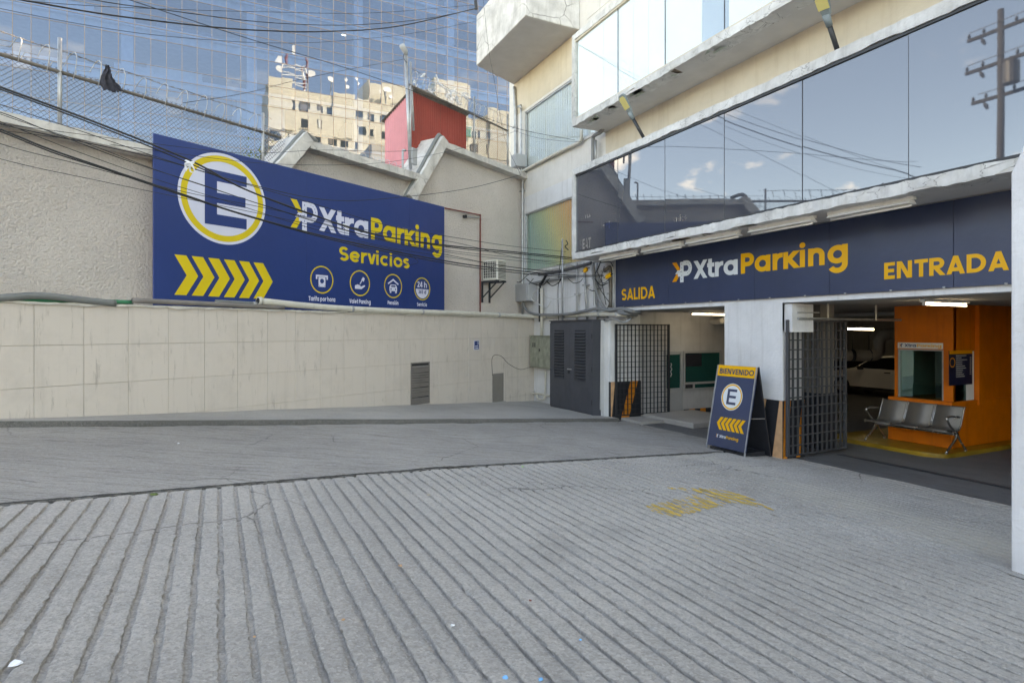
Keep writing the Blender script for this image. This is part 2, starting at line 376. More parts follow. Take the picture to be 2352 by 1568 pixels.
# print colours
m['b_blue'] = M('billboard_blue', lin(22, 54, 114), 0.40, var=0.08, vs=0.6, bump=0.25, bs=1.1, bd=0.06)
m['b_yel'] = M('billboard_yellow', lin(216, 188, 40), 0.42, var=0.02)
m['b_white'] = M('billboard_white', lin(205, 208, 226), 0.42, var=0.02)
m['s_blue'] = M('fascia_navy', lin(50, 62, 90), 0.34, var=0.14, vs=0.9, spec=0.6, bump=0.22, bs=1.3, bd=0.06)
m['s_yel'] = M('fascia_yellow', lin(236, 172, 12), 0.4, var=0.02)
m['s_white'] = M('fascia_white', lin(214, 220, 224), 0.4, var=0.02)
m['s_or'] = M('fascia_orange', lin(232, 150, 14), 0.4, var=0.02)
m['a_yel'] = M('arrow_yellow', (0.62, 0.40, 0.09), 0.8, var=0.25, vs=12)
m['posterblue'] = M('poster_blue', lin(24, 28, 56), 0.4, var=0.03)
m['navy'] = M('sign_navy', lin(36, 58, 110), 0.4, var=0.03)
# glass
def glass(name, refl, tint, rough=0.0, bumpk=0.0, bscale=0.8, back=None, backtint=(0.5, 0.5, 0.5, 1), fk=0.6):
    t = NT(name); t.n.remove(t.b)
    g = t.new('ShaderNodeBsdfGlossy'); g.inputs['Color'].default_value = tint; g.inputs['Roughness'].default_value = rough
    if bumpk: t.ln(t.bump(t.noise(bscale, detail=2), bumpk, 0.02), g.inputs['Normal'])
    if back is None:
        a = t.new('ShaderNodeBsdfTransparent'); a.inputs['Color'].default_value = backtint
    else:
        a = t.new('ShaderNodeBsdfDiffuse'); a.inputs['Color'].default_value = back
    x = t.new('ShaderNodeMixShader'); x.inputs[0].default_value = refl
    lw = t.new('ShaderNodeLayerWeight'); lw.inputs['Blend'].default_value = 0.35
    f = t.math('ADD', t.math('MULTIPLY', lw.outputs['Fresnel'], fk), refl); f = t.math('MINIMUM', f, 0.95)
    t.ln(f, x.inputs[0]); t.ln(a.outputs[0], x.inputs[1]); t.ln(g.outputs[0], x.inputs[2]); t.ln(x.outputs[0], t.out.inputs[0])
    return t.m
m['g_tower'] = glass('blue_curtain_glass', 0.155, (0.74, 0.84, 0.98, 1), 0.0, 0.006, 0.55, None, (0.22, 0.34, 0.50, 1))
m['g_bay'] = glass('dark_mirror_glass', 0.165, (0.84, 0.86, 0.90, 1), 0.02, 0.016, 0.9, (0.058, 0.064, 0.082, 1), fk=0.35)
m['g_clear'] = glass('pale_window_glass', 0.05, (1, 1, 1, 1), 0.0, 0.015, 0.7, None, (0.965, 0.98, 0.975, 1), fk=0.22)
m['g_green'] = glass('green_office_glass', 0.08, (0.6, 0.8, 0.75, 1), 0.05, 0, 1, (0.01, 0.075, 0.065, 1))
m['g_booth'] = glass('booth_glass', 0.12, (0.8, 0.95, 0.92, 1), 0.01, 0, 1, None, (0.62, 0.82, 0.78, 1))
m['blind'] = M('white_blind', (0.80, 0.83, 0.82), 0.8, var=0.03)
m['blindgap'] = M('grey_blue_blind_gap', (0.33, 0.40, 0.46), 0.7, var=0.05)  # colour of the gap left open between the blinds
t = NT('sunburst_vertical_blind')
gz_ = t.new('ShaderNodeSeparateXYZ'); t.ln(t.pos(), gz_.inputs[0])
f = t.math('SUBTRACT', t.math('MULTIPLY', t.math('SUBTRACT', 17.3, gz_.outputs['Y']), 0.30), t.math('MULTIPLY', t.math('SUBTRACT', 3.8, gz_.outputs['Z']), 0.18))
rp = t.new('ShaderNodeValToRGB'); e = rp.color_ramp.elements
e[0].position = 0.0; e[0].color = (0.36, 0.56, 0.50, 1); e[1].position = 0.75; e[1].color = (0.80, 0.36, 0.10, 1)
x = e.new(0.22); x.color = (0.50, 0.62, 0.38, 1); x = e.new(0.42); x.color = (0.78, 0.64, 0.26, 1)
t.ln(f, rp.inputs[0]); m['rainbow'] = t.fin(rp.outputs[0], 0.8)
m['beige'] = M('sunlit_beige_render', (0.70, 0.655, 0.56), 0.85, var=0.1, vs=0.5, streak=0.25)
m['bwin'] = M('dark_flat_window', (0.05, 0.06, 0.06), 0.25, var=0.2)
m['office'] = M('office_white', (0.80, 0.80, 0.78), 0.8)
m['officed'] = M('office_grey', (0.22, 0.25, 0.28), 0.8)
m['mull'] = M('bronze_mullion', (0.26, 0.21, 0.18), 0.5, 0.2, var=0.05)
m['leaf'] = M('shrub_leaf', (0.16, 0.20, 0.03), 0.6, var=0.4, vs=12)
m['leafd'] = M('tree_leaf', (0.035, 0.07, 0.02), 0.6, var=0.4, vs=9)
m['bark'] = M('bark', (0.10, 0.07, 0.05), 0.9, var=0.3, bump=0.5)
# ------------------------------------------------------------------ lettering: a geometric stroke alphabet, cap height 1
def arc(cx, cy, rx, ry, a0, a1, n=22):
    return [(cx + rx * math.cos(R(a0 + (a1 - a0) * i / n)), cy + ry * math.sin(R(a0 + (a1 - a0) * i / n))) for i in range(n + 1)]
def glyph(ch, t):
    """advance and strokes: ('S', pts, closed) ribbon, ('D', p0, p1) diagonal cut level, ('P', pts) filled polygon"""
    h = t / 2; xh = 0.78; r = xh / 2 - h; c = xh / 2
    S = lambda *p: ('S', list(p), False)
    V = lambda x, a, b: ('S', [(x, a), (x, b)], False)
    D = lambda a, b: ('D', a, b)
    dot = lambda x, y, q: ('P', arc(x, y, q, q, 0, 360, 20)[:-1])
    if ch == ' ': return 0.34, []
    if ch == 'a': return xh + 0.10, [('S', arc(c, c, r, r, 0, 360, 36)[:-1], True), V(xh - h, 0, xh)]
    if ch == 'd': return xh + 0.10, [('S', arc(c, c, r, r, 0, 360, 36)[:-1], True), V(xh - h, 0, 1.05)]
    if ch == 'p': return xh + 0.10, [('S', arc(c, c, r, r, 0, 360, 36)[:-1], True), V(h, -0.26, xh)]
    if ch == 'b': return xh + 0.10, [('S', arc(c, c, r, r, 0, 360, 36)[:-1], True), V(h, 0, 1.05)]
    if ch in 'oó': return xh + 0.08, [('S', arc(c, c, r, r, 0, 360, 36)[:-1], True)] + ([D((c, xh + 0.1), (c + 0.13, xh + 0.32))] if ch == 'ó' else [])
    if ch == 'e': return xh + 0.08, [('S', arc(c, c, r, r, 8, 322, 32), False), S((h * 1.1, c), (xh - h * 0.9, c))]
    if ch == 'c': return xh + 0.02, [('S', arc(c, c, r, r, 48, 312, 30), False)]
    if ch == 'r': return 0.50, [V(h, 0, xh), ('S', arc(h + 0.30, xh - 0.34 - h, 0.30, 0.34, 178, 90, 12) + [(0.48, xh - h)], False)]
    if ch in 'nh':
        w = 0.68; q = (w - t) / 2
        return w + 0.11, [V(h, 0, xh if ch == 'n' else 1.05), ('S', arc(w / 2, xh - h - q, q, q, 180, 0, 18) + [(w - h, 0)], False)]
    if ch == 'u':
        w = 0.68; q = (w - t) / 2
        return w + 0.11, [('S', [(h, xh)] + arc(w / 2, h + q, q, q, 180, 360, 18) + [(w - h, xh)], False)]
    if ch == 'm':
        w = 0.58; q = (w - t) / 2
        return 2 * w - t + 0.11, [V(h, 0, xh), ('S', arc(w / 2, xh - h - q, q, q, 180, 0, 14) + [(w - h, 0)], False), ('S', arc(w / 2 + w - t, xh - h - q, q, q, 180, 0, 14) + [(2 * w - t - h, 0)], False)]
    if ch == 'i': return t + 0.13, [V(h, 0, xh), dot(h, xh + 0.20, h * 1.15)]
    if ch == 'l': return t + 0.13, [V(h, 0, 1.05)]
    if ch == 'k': return 0.74, [V(h, 0, xh), D((t * 0.8, xh * 0.46), (0.60, xh)), D((t * 1.2, xh * 0.54), (0.62, 0))]
    if ch == 'g': return xh + 0.10, [('S', arc(c, c, r, r, 0, 360, 36)[:-1], True), ('S', [(xh - h, xh)] + arc(c, -0.02, r, r * 0.98, 0, -152, 18), False)]
    if ch == 't': return 0.46, [('S', [(0.17, 1.0), (0.17, 0.25)] + arc(0.17 + 0.17, 0.25, 0.17, 0.25 - h, 180, 270, 8) + [(0.44, h)], False), S((0.0, xh - h), (0.42, xh - h))]
    if ch == 'f': return 0.44, [('S', [(0.15, 0), (0.15, 0.78)] + arc(0.15 + 0.18, 0.80, 0.18, 0.25 - h, 180, 90, 8) + [(0.42, 1.05 - h)], False), S((0.0, xh - h), (0.40, xh - h))]
    if ch == 'v': return 0.70, [D((0.11, xh), (0.34, 0)), D((0.57, xh), (0.34, 0))]
    if ch == 's': return 0.60, [('S', arc(0.28, xh * 0.75 - h * 0.5 + 0.01, 0.28 - h, xh * 0.25 - h * 0.5, 30, 262, 16) + arc(0.28, xh * 0.25 + h * 0.5 - 0.01, 0.28 - h, xh * 0.25 - h * 0.5, 82, -150, 16), False)]
    if ch == 'S': return 0.76, [('S', arc(0.34, 0.75 - h * 0.5, 0.34 - h, 0.25 - h * 0.5, 28, 262, 18) + arc(0.34, 0.25 + h * 0.5, 0.34 - h, 0.25 - h * 0.5, 82, -152, 18), False)]
    if ch == 'X': return 0.86, [D((t * 0.62, 0), (0.74, 1)), D((t * 0.62, 1), (0.74, 0))]
    if ch == 'P': return 0.72, [V(h, 0, 1), ('S', [(t, 1 - h), (0.36, 1 - h)] + arc(0.36, 0.67, 0.33 - h, 0.33 - h, 90, -90, 16) + [(t, 0.34 + h)], False)]
    if ch == 'R': return 0.80, [V(h, 0, 1), ('S', [(t, 1 - h), (0.38, 1 - h)] + arc(0.38, 0.68, 0.33 - h, 0.32 - h, 90, -90, 16) + [(t, 0.36 + h)], False), D((0.34, 0.40), (0.64, 0))]
    if ch == 'B': return 0.76, [V(h, 0, 1), ('S', [(t, 1 - h), (0.38, 1 - h)] + arc(0.38, 0.755, 0.27 - h, 0.245 - h, 90, -90, 14) + [(t, 0.51 + h)], False), ('S', [(t, 0.52), (0.40, 0.52)] + arc(0.40, 0.27, 0.30 - h, 0.25, 90, -90, 14)[1:-1] + [(0.40, h), (t, h)], False)]
    if ch == 'D': return 0.90, [V(h, 0, 1), ('S', [(t, 1 - h), (0.34, 1 - h)] + arc(0.34, 0.5, 0.48 - h, 0.5 - h, 90, -90, 20) + [(t, h)], False)]
    if ch == 'O': return 1.10, [('S', arc(0.5, 0.5, 0.5 - h, 0.5 - h, 0, 360, 40)[:-1], True)]
    if ch == 'C': return 0.95, [('S', arc(0.5, 0.5, 0.5 - h, 0.5 - h, 42, 318, 30), False)]
    if ch == 'U': return 0.86, [('S', [(h, 1)] + arc(0.37, 0.37, 0.37 - h, 0.37 - h, 180, 360, 18) + [(0.74 - h, 1)], False)]
    if ch == 'J': return 0.62, [('S', [(0.5 - h, 1), (0.5 - h, 0.27)] + arc(0.25, 0.27, 0.25 - h, 0.27 - h, 0, -160, 14), False)]
    if ch == 'E': return 0.68, [V(h, 0, 1), S((t, 1 - h), (0.58, 1 - h)), S((t, 0.5), (0.54, 0.5)), S((t, h), (0.58, h))]
    if ch == 'L': return 0.60, [V(h, 0, 1), S((t, h), (0.53, h))]
    if ch == 'I': return t + 0.14, [V(h, 0, 1)]
    if ch == 'T': return 0.72, [S((0, 1 - h), (0.66, 1 - h)), V(0.33, 0, 1 - t)]
    if ch == 'N': return 0.90, [V(h, 0, 1), V(0.78 - h, 0, 1), D((t * 0.70, 1), (0.78 - t * 0.70, 0))]
    if ch == 'A': return 0.90, [D((t * 0.55, 0), (0.42, 1)), D((0.84 - t * 0.55, 0), (0.42, 1)), S((0.2, 0.26), (0.64, 0.26))]
    if ch == 'V': return 0.84, [D((t * 0.55, 1), (0.40, 0)), D((0.80 - t * 0.55, 1), (0.40, 0))]
    if ch == '2': return 0.66, [('S', arc(0.29, 0.71, 0.29 - h, 0.29 - h, 165, -30, 16) + [(h + 0.05, h)], False), S((0.02, h), (0.58, h))]
    if ch == '3': return 0.66, [('S', arc(0.28, 0.75, 0.26 - h, 0.25 - h, 160, -90, 16), False), ('S', arc(0.28, 0.28, 0.29 - h, 0.28 - h, 90, -160, 16), False)]
    if ch == '4': return 0.70, [V(0.46, 0, 1), S((0.04, 0.26), (0.64, 0.26)), D((0.10, 0.26), (0.40, 1))]
    if ch == '5': return 0.66, [S((0.12, 1 - h), (0.55, 1 - h)), S((0.15, 1), (0.12, 0.55)), ('S', arc(0.28, 0.32, 0.29 - h, 0.32 - h, 130, -155, 18), False)]
    if ch == '6': return 0.68, [('S', arc(0.31, 0.31, 0.31 - h, 0.31 - h, 0, 360, 30)[:-1], True), D((0.13, 0.42), (0.40, 1))]
    return 0.5, []
def ribbon(pts, t, closed):
    p = [Vector((a, b)) for a, b in pts]
    p = [q for i, q in enumerate(p) if i == 0 or (q - p[i - 1]).length > 0.004]
    n = len(p); Lf = []; Rt = []
    for i in range(n):
        a = p[i - 1] if (i > 0 or closed) else None; b = p[(i + 1) % n] if (i < n - 1 or closed) else None
        d0 = (p[i] - a).normalized() if a is not None else None; d1 = (b - p[i]).normalized() if b is not None else None
        if d0 is None: nn = Vector((-d1.y, d1.x)); k = 1
        elif d1 is None: nn = Vector((-d0.y, d0.x)); k = 1
        else:
            s = d0 + d1
            if s.length < 1e-6: s = d1
            s.normalize(); nn = Vector((-s.y, s.x)); k = 1 / max(0.5, nn.dot(Vector((-d1.y, d1.x))))
        Lf.append(p[i] + nn * t / 2 * k); Rt.append(p[i] - nn * t / 2 * k)
    m_ = n if closed else n - 1
    return Lf + Rt, [(i, (i + 1) % n, n + (i + 1) % n, n + i) for i in range(m_)]
class Plane2:
    """a print surface: origin o, right ex, up ez, towards the viewer en (all in the frame of the owner)"""
    def __init__(s, o, ex, ez, en): s.o, s.ex, s.ez, s.en = Vector(o), Vector(ex), Vector(ez), Vector(en)
    def p(s, x, y, d=0.0): return s.o + s.ex * x + s.ez * y + s.en * d
def flat(mb, pl, vs, fs, d): mb.add([pl.p(x, y, d) for x, y in vs], fs)
def poly(mb, pl, pts, d): flat(mb, pl, pts, [tuple(range(len(pts)))], d)
def rib(mb, pl, pts, t, closed, d):
    v, f = ribbon(pts, t, closed); flat(mb, pl, [(a.x, a.y) for a in v], f, d)
def ring(mb, pl, x, y, r0, r1, d, n=64): rib(mb, pl, arc(x, y, (r0 + r1) / 2, (r0 + r1) / 2, 0, 360, n)[:-1], abs(r1 - r0), True, d)
def disc(mb, pl, x, y, r, d, n=64): poly(mb, pl, arc(x, y, r, r, 0, 360, n)[:-1], d)
def textw(s, t): return sum(glyph(c, t)[0] for c in s)
def text(parent, pl, s, x, y, cap, width, mat, t=0.2, d=0.003, per=True, name='letter', colours=None, track=0.0):
    """write s with its baseline from (x, y); stretched to the given width"""
    w0 = sum(glyph(c, t)[0] + track for c in s); kx = (width / w0) if width else cap
    cx = x; mb = MB()
    for i, ch in enumerate(s):
        adv, st = glyph(ch, t)
        if per: mb = MB()
        for j, q in enumerate(st):
            dd = d + 0.0007 * j
            if q[0] == 'S': v, f = ribbon(q[1], t, q[2]); v = [(a.x, a.y) for a in v]
            elif q[0] == 'P': v, f = q[1], [tuple(range(len(q[1])))]
            else:
                (x0, y0), (x1, y1) = q[1], q[2]; l = math.hypot(x1 - x0, y1 - y0); hw = t / 2 * l / max(0.2, abs(y1 - y0))
                v = [(x0 - hw, y0), (x0 + hw, y0), (x1 + hw, y1), (x1 - hw, y1)]; f = [(0, 1, 2, 3)]
            flat(mb, pl, [(cx + a * kx, y + b * cap) for a, b in v], f, dd)
        if per and st: mb.build(name, (colours[i] if colours else mat), parent)
        cx += (adv + track) * kx
    if not per: mb.build(name, mat, parent)
    return cx
def logo(parent, pl, x, y, h, w, white, yel, dark, d=0.003, small=False):
    """the parking mark: a bold chevron running into a P with a dashed road"""
    X = lambda a: x + a * w
    Y = lambda b: y + b * h
    a = MB(); poly(a, pl, [(X(0), Y(1)), (X(.22), Y(1)), (X(.44), Y(.56)), (X(.26), Y(.56))], d)
    poly(a, pl, [(X(0), Y(-.04)), (X(.22), Y(-.04)), (X(.42), Y(.36)), (X(.22), Y(.36))], d + 0.0005)
    a.build('emblem_chevron', yel, parent)
    b = MB(); poly(b, pl, [(X(.16), Y(.37)), (X(.46), Y(.37)), (X(.52), Y(.55)), (X(.28), Y(.55))], d + 0.001)
    rib(b, pl, [(X(.50), Y(-.1)), (X(.50), Y(.98))], .17 * w, False, d + 0.0015)
    rib(b, pl, [(X(.58), Y(.90))] + [(X(.72) + a2 * w, Y(.62) + b2 * h) for a2, b2 in arc(0, 0, .19, .28, 90, -90, 14)] + [(X(.30), Y(.34))], .165 * w, False, d + 0.002)
    b.build('emblem_letter', white, parent)
    if not small:
        c_ = MB()
        for i in range(5): rib(c_, pl, [(X(.50), Y(.02 + i * .2)), (X(.50), Y(.10 + i * .2))], .018 * w, False, d + 0.003)
        cc = [(X(.72) + a2 * w, Y(.62) + b2 * h) for a2, b2 in arc(0, 0, .19, .28, 90, -90, 21)]
        for i in range(0, 20, 3): rib(c_, pl, cc[i:i + 2], .018 * w, False, d + 0.0035)
        for i in range(3): rib(c_, pl, [(X(.24 + i * .09), Y(.455)), (X(.29 + i * .09), Y(.455))], .018 * w, False, d + 0.004)
        c_.build('emblem_dashes', dark, parent)
# ------------------------------------------------------------------ ground, ramp, lane, pavement
MB().add([(-900, -900, -3.6), (900, -900, -3.6), (900, 900, -3.6), (-900, 900, -3.6)], [(0, 1, 2, 3)]).build('ground', m['asphalt'], kind='structure', label='grey asphalt ground around the buildings')
def jointY(x): return float(np.interp(x, [-9, -6.5, -1.52, 2.42, 8.04, 9.4], [4.0, 4.55, 5.94, 7.03, 8.04, 8.25])) + 0.022 * mnoise.noise(Vector((x * 2.3, 0, 3))) + 0.010 * mnoise.noise(Vector((x * 9, 0, 7)))
def kerbY(x): return float(np.interp(x, [-9, -2.54, 3.86, 9.05], [8.65, 9.93, 11.22, 12.23])) + 0.012 * mnoise.noise(Vector((x * 3, 5, 3)))
def grid_mesh(name, P, mat, kind='structure', smooth=True, **kw):
    """P: numpy (n, m, 3)"""
    n, k, _ = P.shape
    me = bpy.data.meshes.new(name); me.vertices.add(n * k); me.vertices.foreach_set('co', P.reshape(-1).astype(np.float32))
    i = np.arange(n * k).reshape(n, k); q = np.stack([i[:-1, :-1], i[1:, :-1], i[1:, 1:], i[:-1, 1:]], -1).reshape(-1, 4)
    me.loops.add(q.size); me.loops.foreach_set('vertex_index', q.reshape(-1)); me.polygons.add(len(q))
    me.polygons.foreach_set('loop_start', np.arange(0, q.size, 4)); me.polygons.foreach_set('loop_total', np.full(len(q), 4))
    me.polygons.foreach_set('use_smooth', np.full(len(q), smooth)); me.update(); me.validate(); me.materials.append(mat)
    if smooth: me.set_sharp_from_angle(angle=R(28))
    o = bpy.data.objects.new(name, me); COL.objects.link(o); INFO[o.name] = (W, Vector((0, 0, 0)))
    return tag(o, kind=kind, **kw)
rng = np.random.default_rng(3)
def vnoise(n, k, sx, sy):
    """smooth value noise grid n x k with feature sizes sx, sy (in samples)"""
    a = rng.standard_normal((int(n / sx) + 3, int(k / sy) + 3)); x = np.arange(n) / sx; y = np.arange(k) / sy
    x0 = x.astype(int); y0 = y.astype(int); fx = (x - x0)[:, None]; fy = (y - y0)[None]; fx = fx * fx * (3 - 2 * fx); fy = fy * fy * (3 - 2 * fy)
    g = lambda i, j: a[np.ix_(x0 + i, y0 + j)]
    return (g(0, 0) * (1 - fx) + g(1, 0) * fx) * (1 - fy) + (g(0, 1) * (1 - fx) + g(1, 1) * fx) * fy
# ribbed concrete: ridges run along Y, grooves every 135 mm, cut by hand so they wander
PER = 0.135; i0, i1 = -56, 71
prof = [(-0.0675, 0.0), (-0.045, 0.0005), (-0.024, -0.0005), (-0.0175, -0.004), (-0.015, -0.024), (0.000, -0.027), (0.013, -0.024), (0.0170, -0.005), (0.024, -0.0005), (0.045, 0.0005)]
xs = []; dz = []; gi = []; ed = []
for i in range(i0, i1):
    for a, b in prof: xs.append(0.02 + i * PER + a); dz.append(b); gi.append(i - i0); ed.append(1.0 if abs(a) < 0.04 else 0.3)
xs = np.array(xs); dz = np.array(dz); gi = np.array(gi); ed = np.array(ed); NY = 420
ok = xs < 9.25; xs, dz, gi, ed = xs[ok], dz[ok], gi[ok], ed[ok]
J = np.array([jointY(x) for x in xs]) - 0.036 + 0.014 * vnoise(len(xs), 3, 4, 2)[:, 0]
tt = np.linspace(0, 1, NY); Ymin = -4.0
Yg = Ymin + (J[:, None] - Ymin) * tt[None]
wob = vnoise(gi.max() + 1, NY, 1.0, 9)[gi] * 0.0016 + vnoise(gi.max() + 1, NY, 1.0, 70)[gi] * 0.0022
rag = vnoise(len(xs), NY, 1, 1.3) * 0.0036 * ed[:, None]
dep = 0.92 + 0.10 * vnoise(gi.max() + 1, NY, 1.0, 26)[gi]
fade = np.interp(xs, [-9, 4.5, 7.5, 9.25], [1, 1, 0.55, 0.35])[:, None]
end = np.clip((1 - tt) * 60, 0, 1)[None] * 1.0
Z = -1.4825 - 0.0875 * np.minimum(xs, 9.0)[:, None] + dz[:, None] * dep * fade * (0.25 + 0.75 * end) + vnoise(len(xs), NY, 14, 18) * 0.0035 + vnoise(len(xs), NY, 2, 2) * 0.0014
Z[:, -1] -= 0.03
P = np.stack([np.broadcast_to(xs[:, None], Yg.shape) + wob + rag, Yg, Z], -1)
ramp = grid_mesh('ramp', P, m['ramp'], label='grey concrete ramp with wide parallel grooves')
# exit lane beyond the joint: smoother, broom-finished
nx, ny = 420, 150
X = np.linspace(-8, 9.25, nx); A = np.array([jointY(x) for x in X]) + 0.034 + 0.012 * vnoise(nx, 3, 3, 2)[:, 0]; B = np.array([kerbY(x) for x in X]) + 0.05
Yl = A[:, None] + (B - A)[:, None] * np.linspace(0, 1, ny)[None] ** 1.15
Zl = -1.4825 - 0.0875 * np.minimum(X, 9)[:, None] + vnoise(nx, ny, 9, 12) * 0.005 + vnoise(nx, ny, 1.5, 1.5) * 0.002 + 0.002
Zl[:, 0] -= 0.035; Zl[:, 1] -= 0.006
lane = grid_mesh('exit_lane', np.stack([np.broadcast_to(X[:, None], Yl.shape), Yl, Zl], -1), m['lane'], label='darker concrete lane between the joint and the kerb')
mb = MB(); mb.add([(-9, -4, -1.4825 + 0.0875 * 9 - 0.075), (9.3, -4, -2.27 - 0.095), (9.3, 13, -2.27 - 0.095), (-9, 13, -1.4825 + 0.0875 * 9 - 0.075)], [(0, 1, 2, 3)])
mb.build('ground_bed', m['dirt'], kind='structure', label='dark dirt in the open joint of the ramp')
# ragged dark strip laid along the joint to make it read dark
mb = MB(); rj = random.Random(15); xx_ = np.arange(-8, 8.3, .035); vs_ = []
for x in xx_:
    yj = jointY(x); wj = .010 + .026 * abs(mnoise.noise(Vector((x * 4, 9, 0)))) + rj.uniform(0, .018)
    vs_ += [(x, yj - wj * .9, gz(x) + .0035), (x, yj + wj * 1.1, gz(x) + .0065)]
mb.add(vs_, [(2 * i, 2 * i + 2, 2 * i + 3, 2 * i + 1) for i in range(len(xx_) - 1)]); mb.build('joint_strip', m['dirt'], ramp, label='dark ragged strip along the joint')
# pavement with its broken kerb
def paveW(x): p = L.i @ Vector((x, 0, 0)); s = (x - 9) / 0.8784; q = L.pt(((x - 9) / 0.8784 - 0.387 * 0, 0, 0)); return 16.63 + (x - 9) * 0.4779 / 0.8784 + 0.05
nx, ny = 300, 30; X = np.linspace(-8, 9.02, nx); A = np.array([kerbY(x) for x in X]); B = np.array([max(paveW(x), kerbY(x) + 0.2) for x in X])
s = np.linspace(0, 1, ny)[None]
road = -1.4825 - 0.0875 * np.minimum(X, 9)[:, None]
Zp = road + 0.085 + (0.06 - 0.085) * s + vnoise(nx, ny, 12, 4) * 0.004
Yp = A[:, None] + (B - A)[:, None] * s
Pp = np.stack([np.broadcast_to(X[:, None], Yp.shape), Yp, Zp], -1)
pave = grid_mesh('pavement', Pp, m['pave'], label='sloping concrete pavement along the tiled wall')
K = np.zeros((nx, 5, 3)); nn = np.array([[mnoise.noise(Vector((x * 6, j * 2.0, 1))) for j in range(5)] for x in X])
for j, (oy, oz) in enumerate(((0.004, 0.0865), (-0.012, 0.083), (-0.02, 0.05), (-0.026, 0.018), (-0.02, -0.03))):
    K[:, j, 0] = X; K[:, j, 1] = A + oy + (nn[:, j] * 0.014 if j else 0); K[:, j, 2] = road[:, 0] + oz + (nn[:, j] * 0.008 if 0 < j < 4 else 0)
K2 = K[:, ::-1]
kerb = grid_mesh('kerb', K2, m['kerb'], label='low chipped concrete kerb of the pavement', smooth=False)
# yellow arrow worn away to the tops of the ridges
arrow_px = [(1472, 1168), (1545, 1187), (1668, 1157), (1690, 1153), (1762, 1168), (1775, 1171), (1700, 1133), (1640, 1124), (1525, 1119), (1600, 1136)]
apoly = [onG(u, v) for u, v in arrow_px]
def inside(x, y):
    c = False; n = len(apoly)
    for i in range(n):
        a, b_ = apoly[i], apoly[(i + 1) % n]
        if (a.y > y) != (b_.y > y) and x < (b_.x - a.x) * (y - a.y) / (b_.y - a.y) + a.x: c = not c
    return c
mb = MB(); xa = min(p.x for p in apoly); xb = max(p.x for p in apoly); ya = min(p.y for p in apoly); yb = max(p.y for p in apoly)
rnd = random.Random(4)
for i in range(int(xa / PER) - 1, int(xb / PER) + 2):
    for side in (0, 1, 2, 3):
        xc = 0.02 + i * PER + 0.032 + side * 0.0235; y = ya
        while y < yb:
            l = rnd.uniform(0.03, 0.12)
            wear = mnoise.noise(Vector((xc * 2.3, y * 1.4, 2)))
            if inside(xc, y + l / 2) and rnd.random() < 0.72 + 0.7 * wear:
                z = gz(xc) + 0.006; w = rnd.uniform(0.007, 0.0125)
                ww = [rnd.uniform(-.003, .003) for _ in range(4)]
                mb.add([(xc - w + ww[0], y, z), (xc + w + ww[1], y, z), (xc + w + ww[2], y + l * .92, z), (xc - w + ww[3], y + l * .92, z)], [(0, 1, 2, 3)])
            y += l
mb.build('arrow_marking', m['a_yel'], ramp, label='worn yellow arrow painted on the ridges')
# floor inside the garage, with its drain
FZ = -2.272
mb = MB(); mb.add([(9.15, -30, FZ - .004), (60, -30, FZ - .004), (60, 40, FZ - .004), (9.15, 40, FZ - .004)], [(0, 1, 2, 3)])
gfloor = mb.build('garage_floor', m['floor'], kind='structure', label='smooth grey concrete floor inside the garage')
mb = MB(); mb.box(10.22, 10.34, 2.0, 7.2, FZ + 0.001, FZ + 0.004); mb.build('drain_slot', m['dark'], gfloor)
mb = MB()
for i in range(130): mb.box(10.215, 10.345, 2.0 + i * 0.04, 2.016 + i * 0.04, FZ + 0.004, FZ + 0.010)
mb.build('drain_grille', m['gate2'], gfloor)

# ------------------------------------------------------------------ the long wall on the left
LT = -0.711; CORN = -0.387; TOP = 0.389
WALLB = -3.4
tw = thing('tiled_wall', 'low wall clad in square beige tiles under the billboard', 'wall', (-7, LT, -2), L)
box('wall_core', m['grout'], tw, -21, CORN, LT + 0.012, 0.35, WALLB, TOP - 0.005)
vent = (-5.86, -5.17, -1.80, -0.77); hatch = (-2.60, -1.97, -2.10, -1.21)
def paveZ(lx_): p = L.pt((lx_, LT, 0)); return -1.4825 - 0.0875 * p.x + 0.06
def cut(r, h):
    x0, x1, z0, z1 = r; a, b_, c_, d_ = h
    if a >= x1 or b_ <= x0 or c_ >= z1 or d_ <= z0: return [r]
    out = []
    if a > x0: out.append((x0, a, z0, z1))
    if b_ < x1: out.append((b_, x1, z0, z1))
    xa_, xb_ = max(a, x0), min(b_, x1)
    if d_ < z1: out.append((xa_, xb_, d_, z1))
    if c_ > z0: out.append((xa_, xb_, z0, c_))
    return [q for q in out if q[1] - q[0] > 0.02 and q[3] - q[2] > 0.02]
tile_mesh = {}
rnd = random.Random(11)
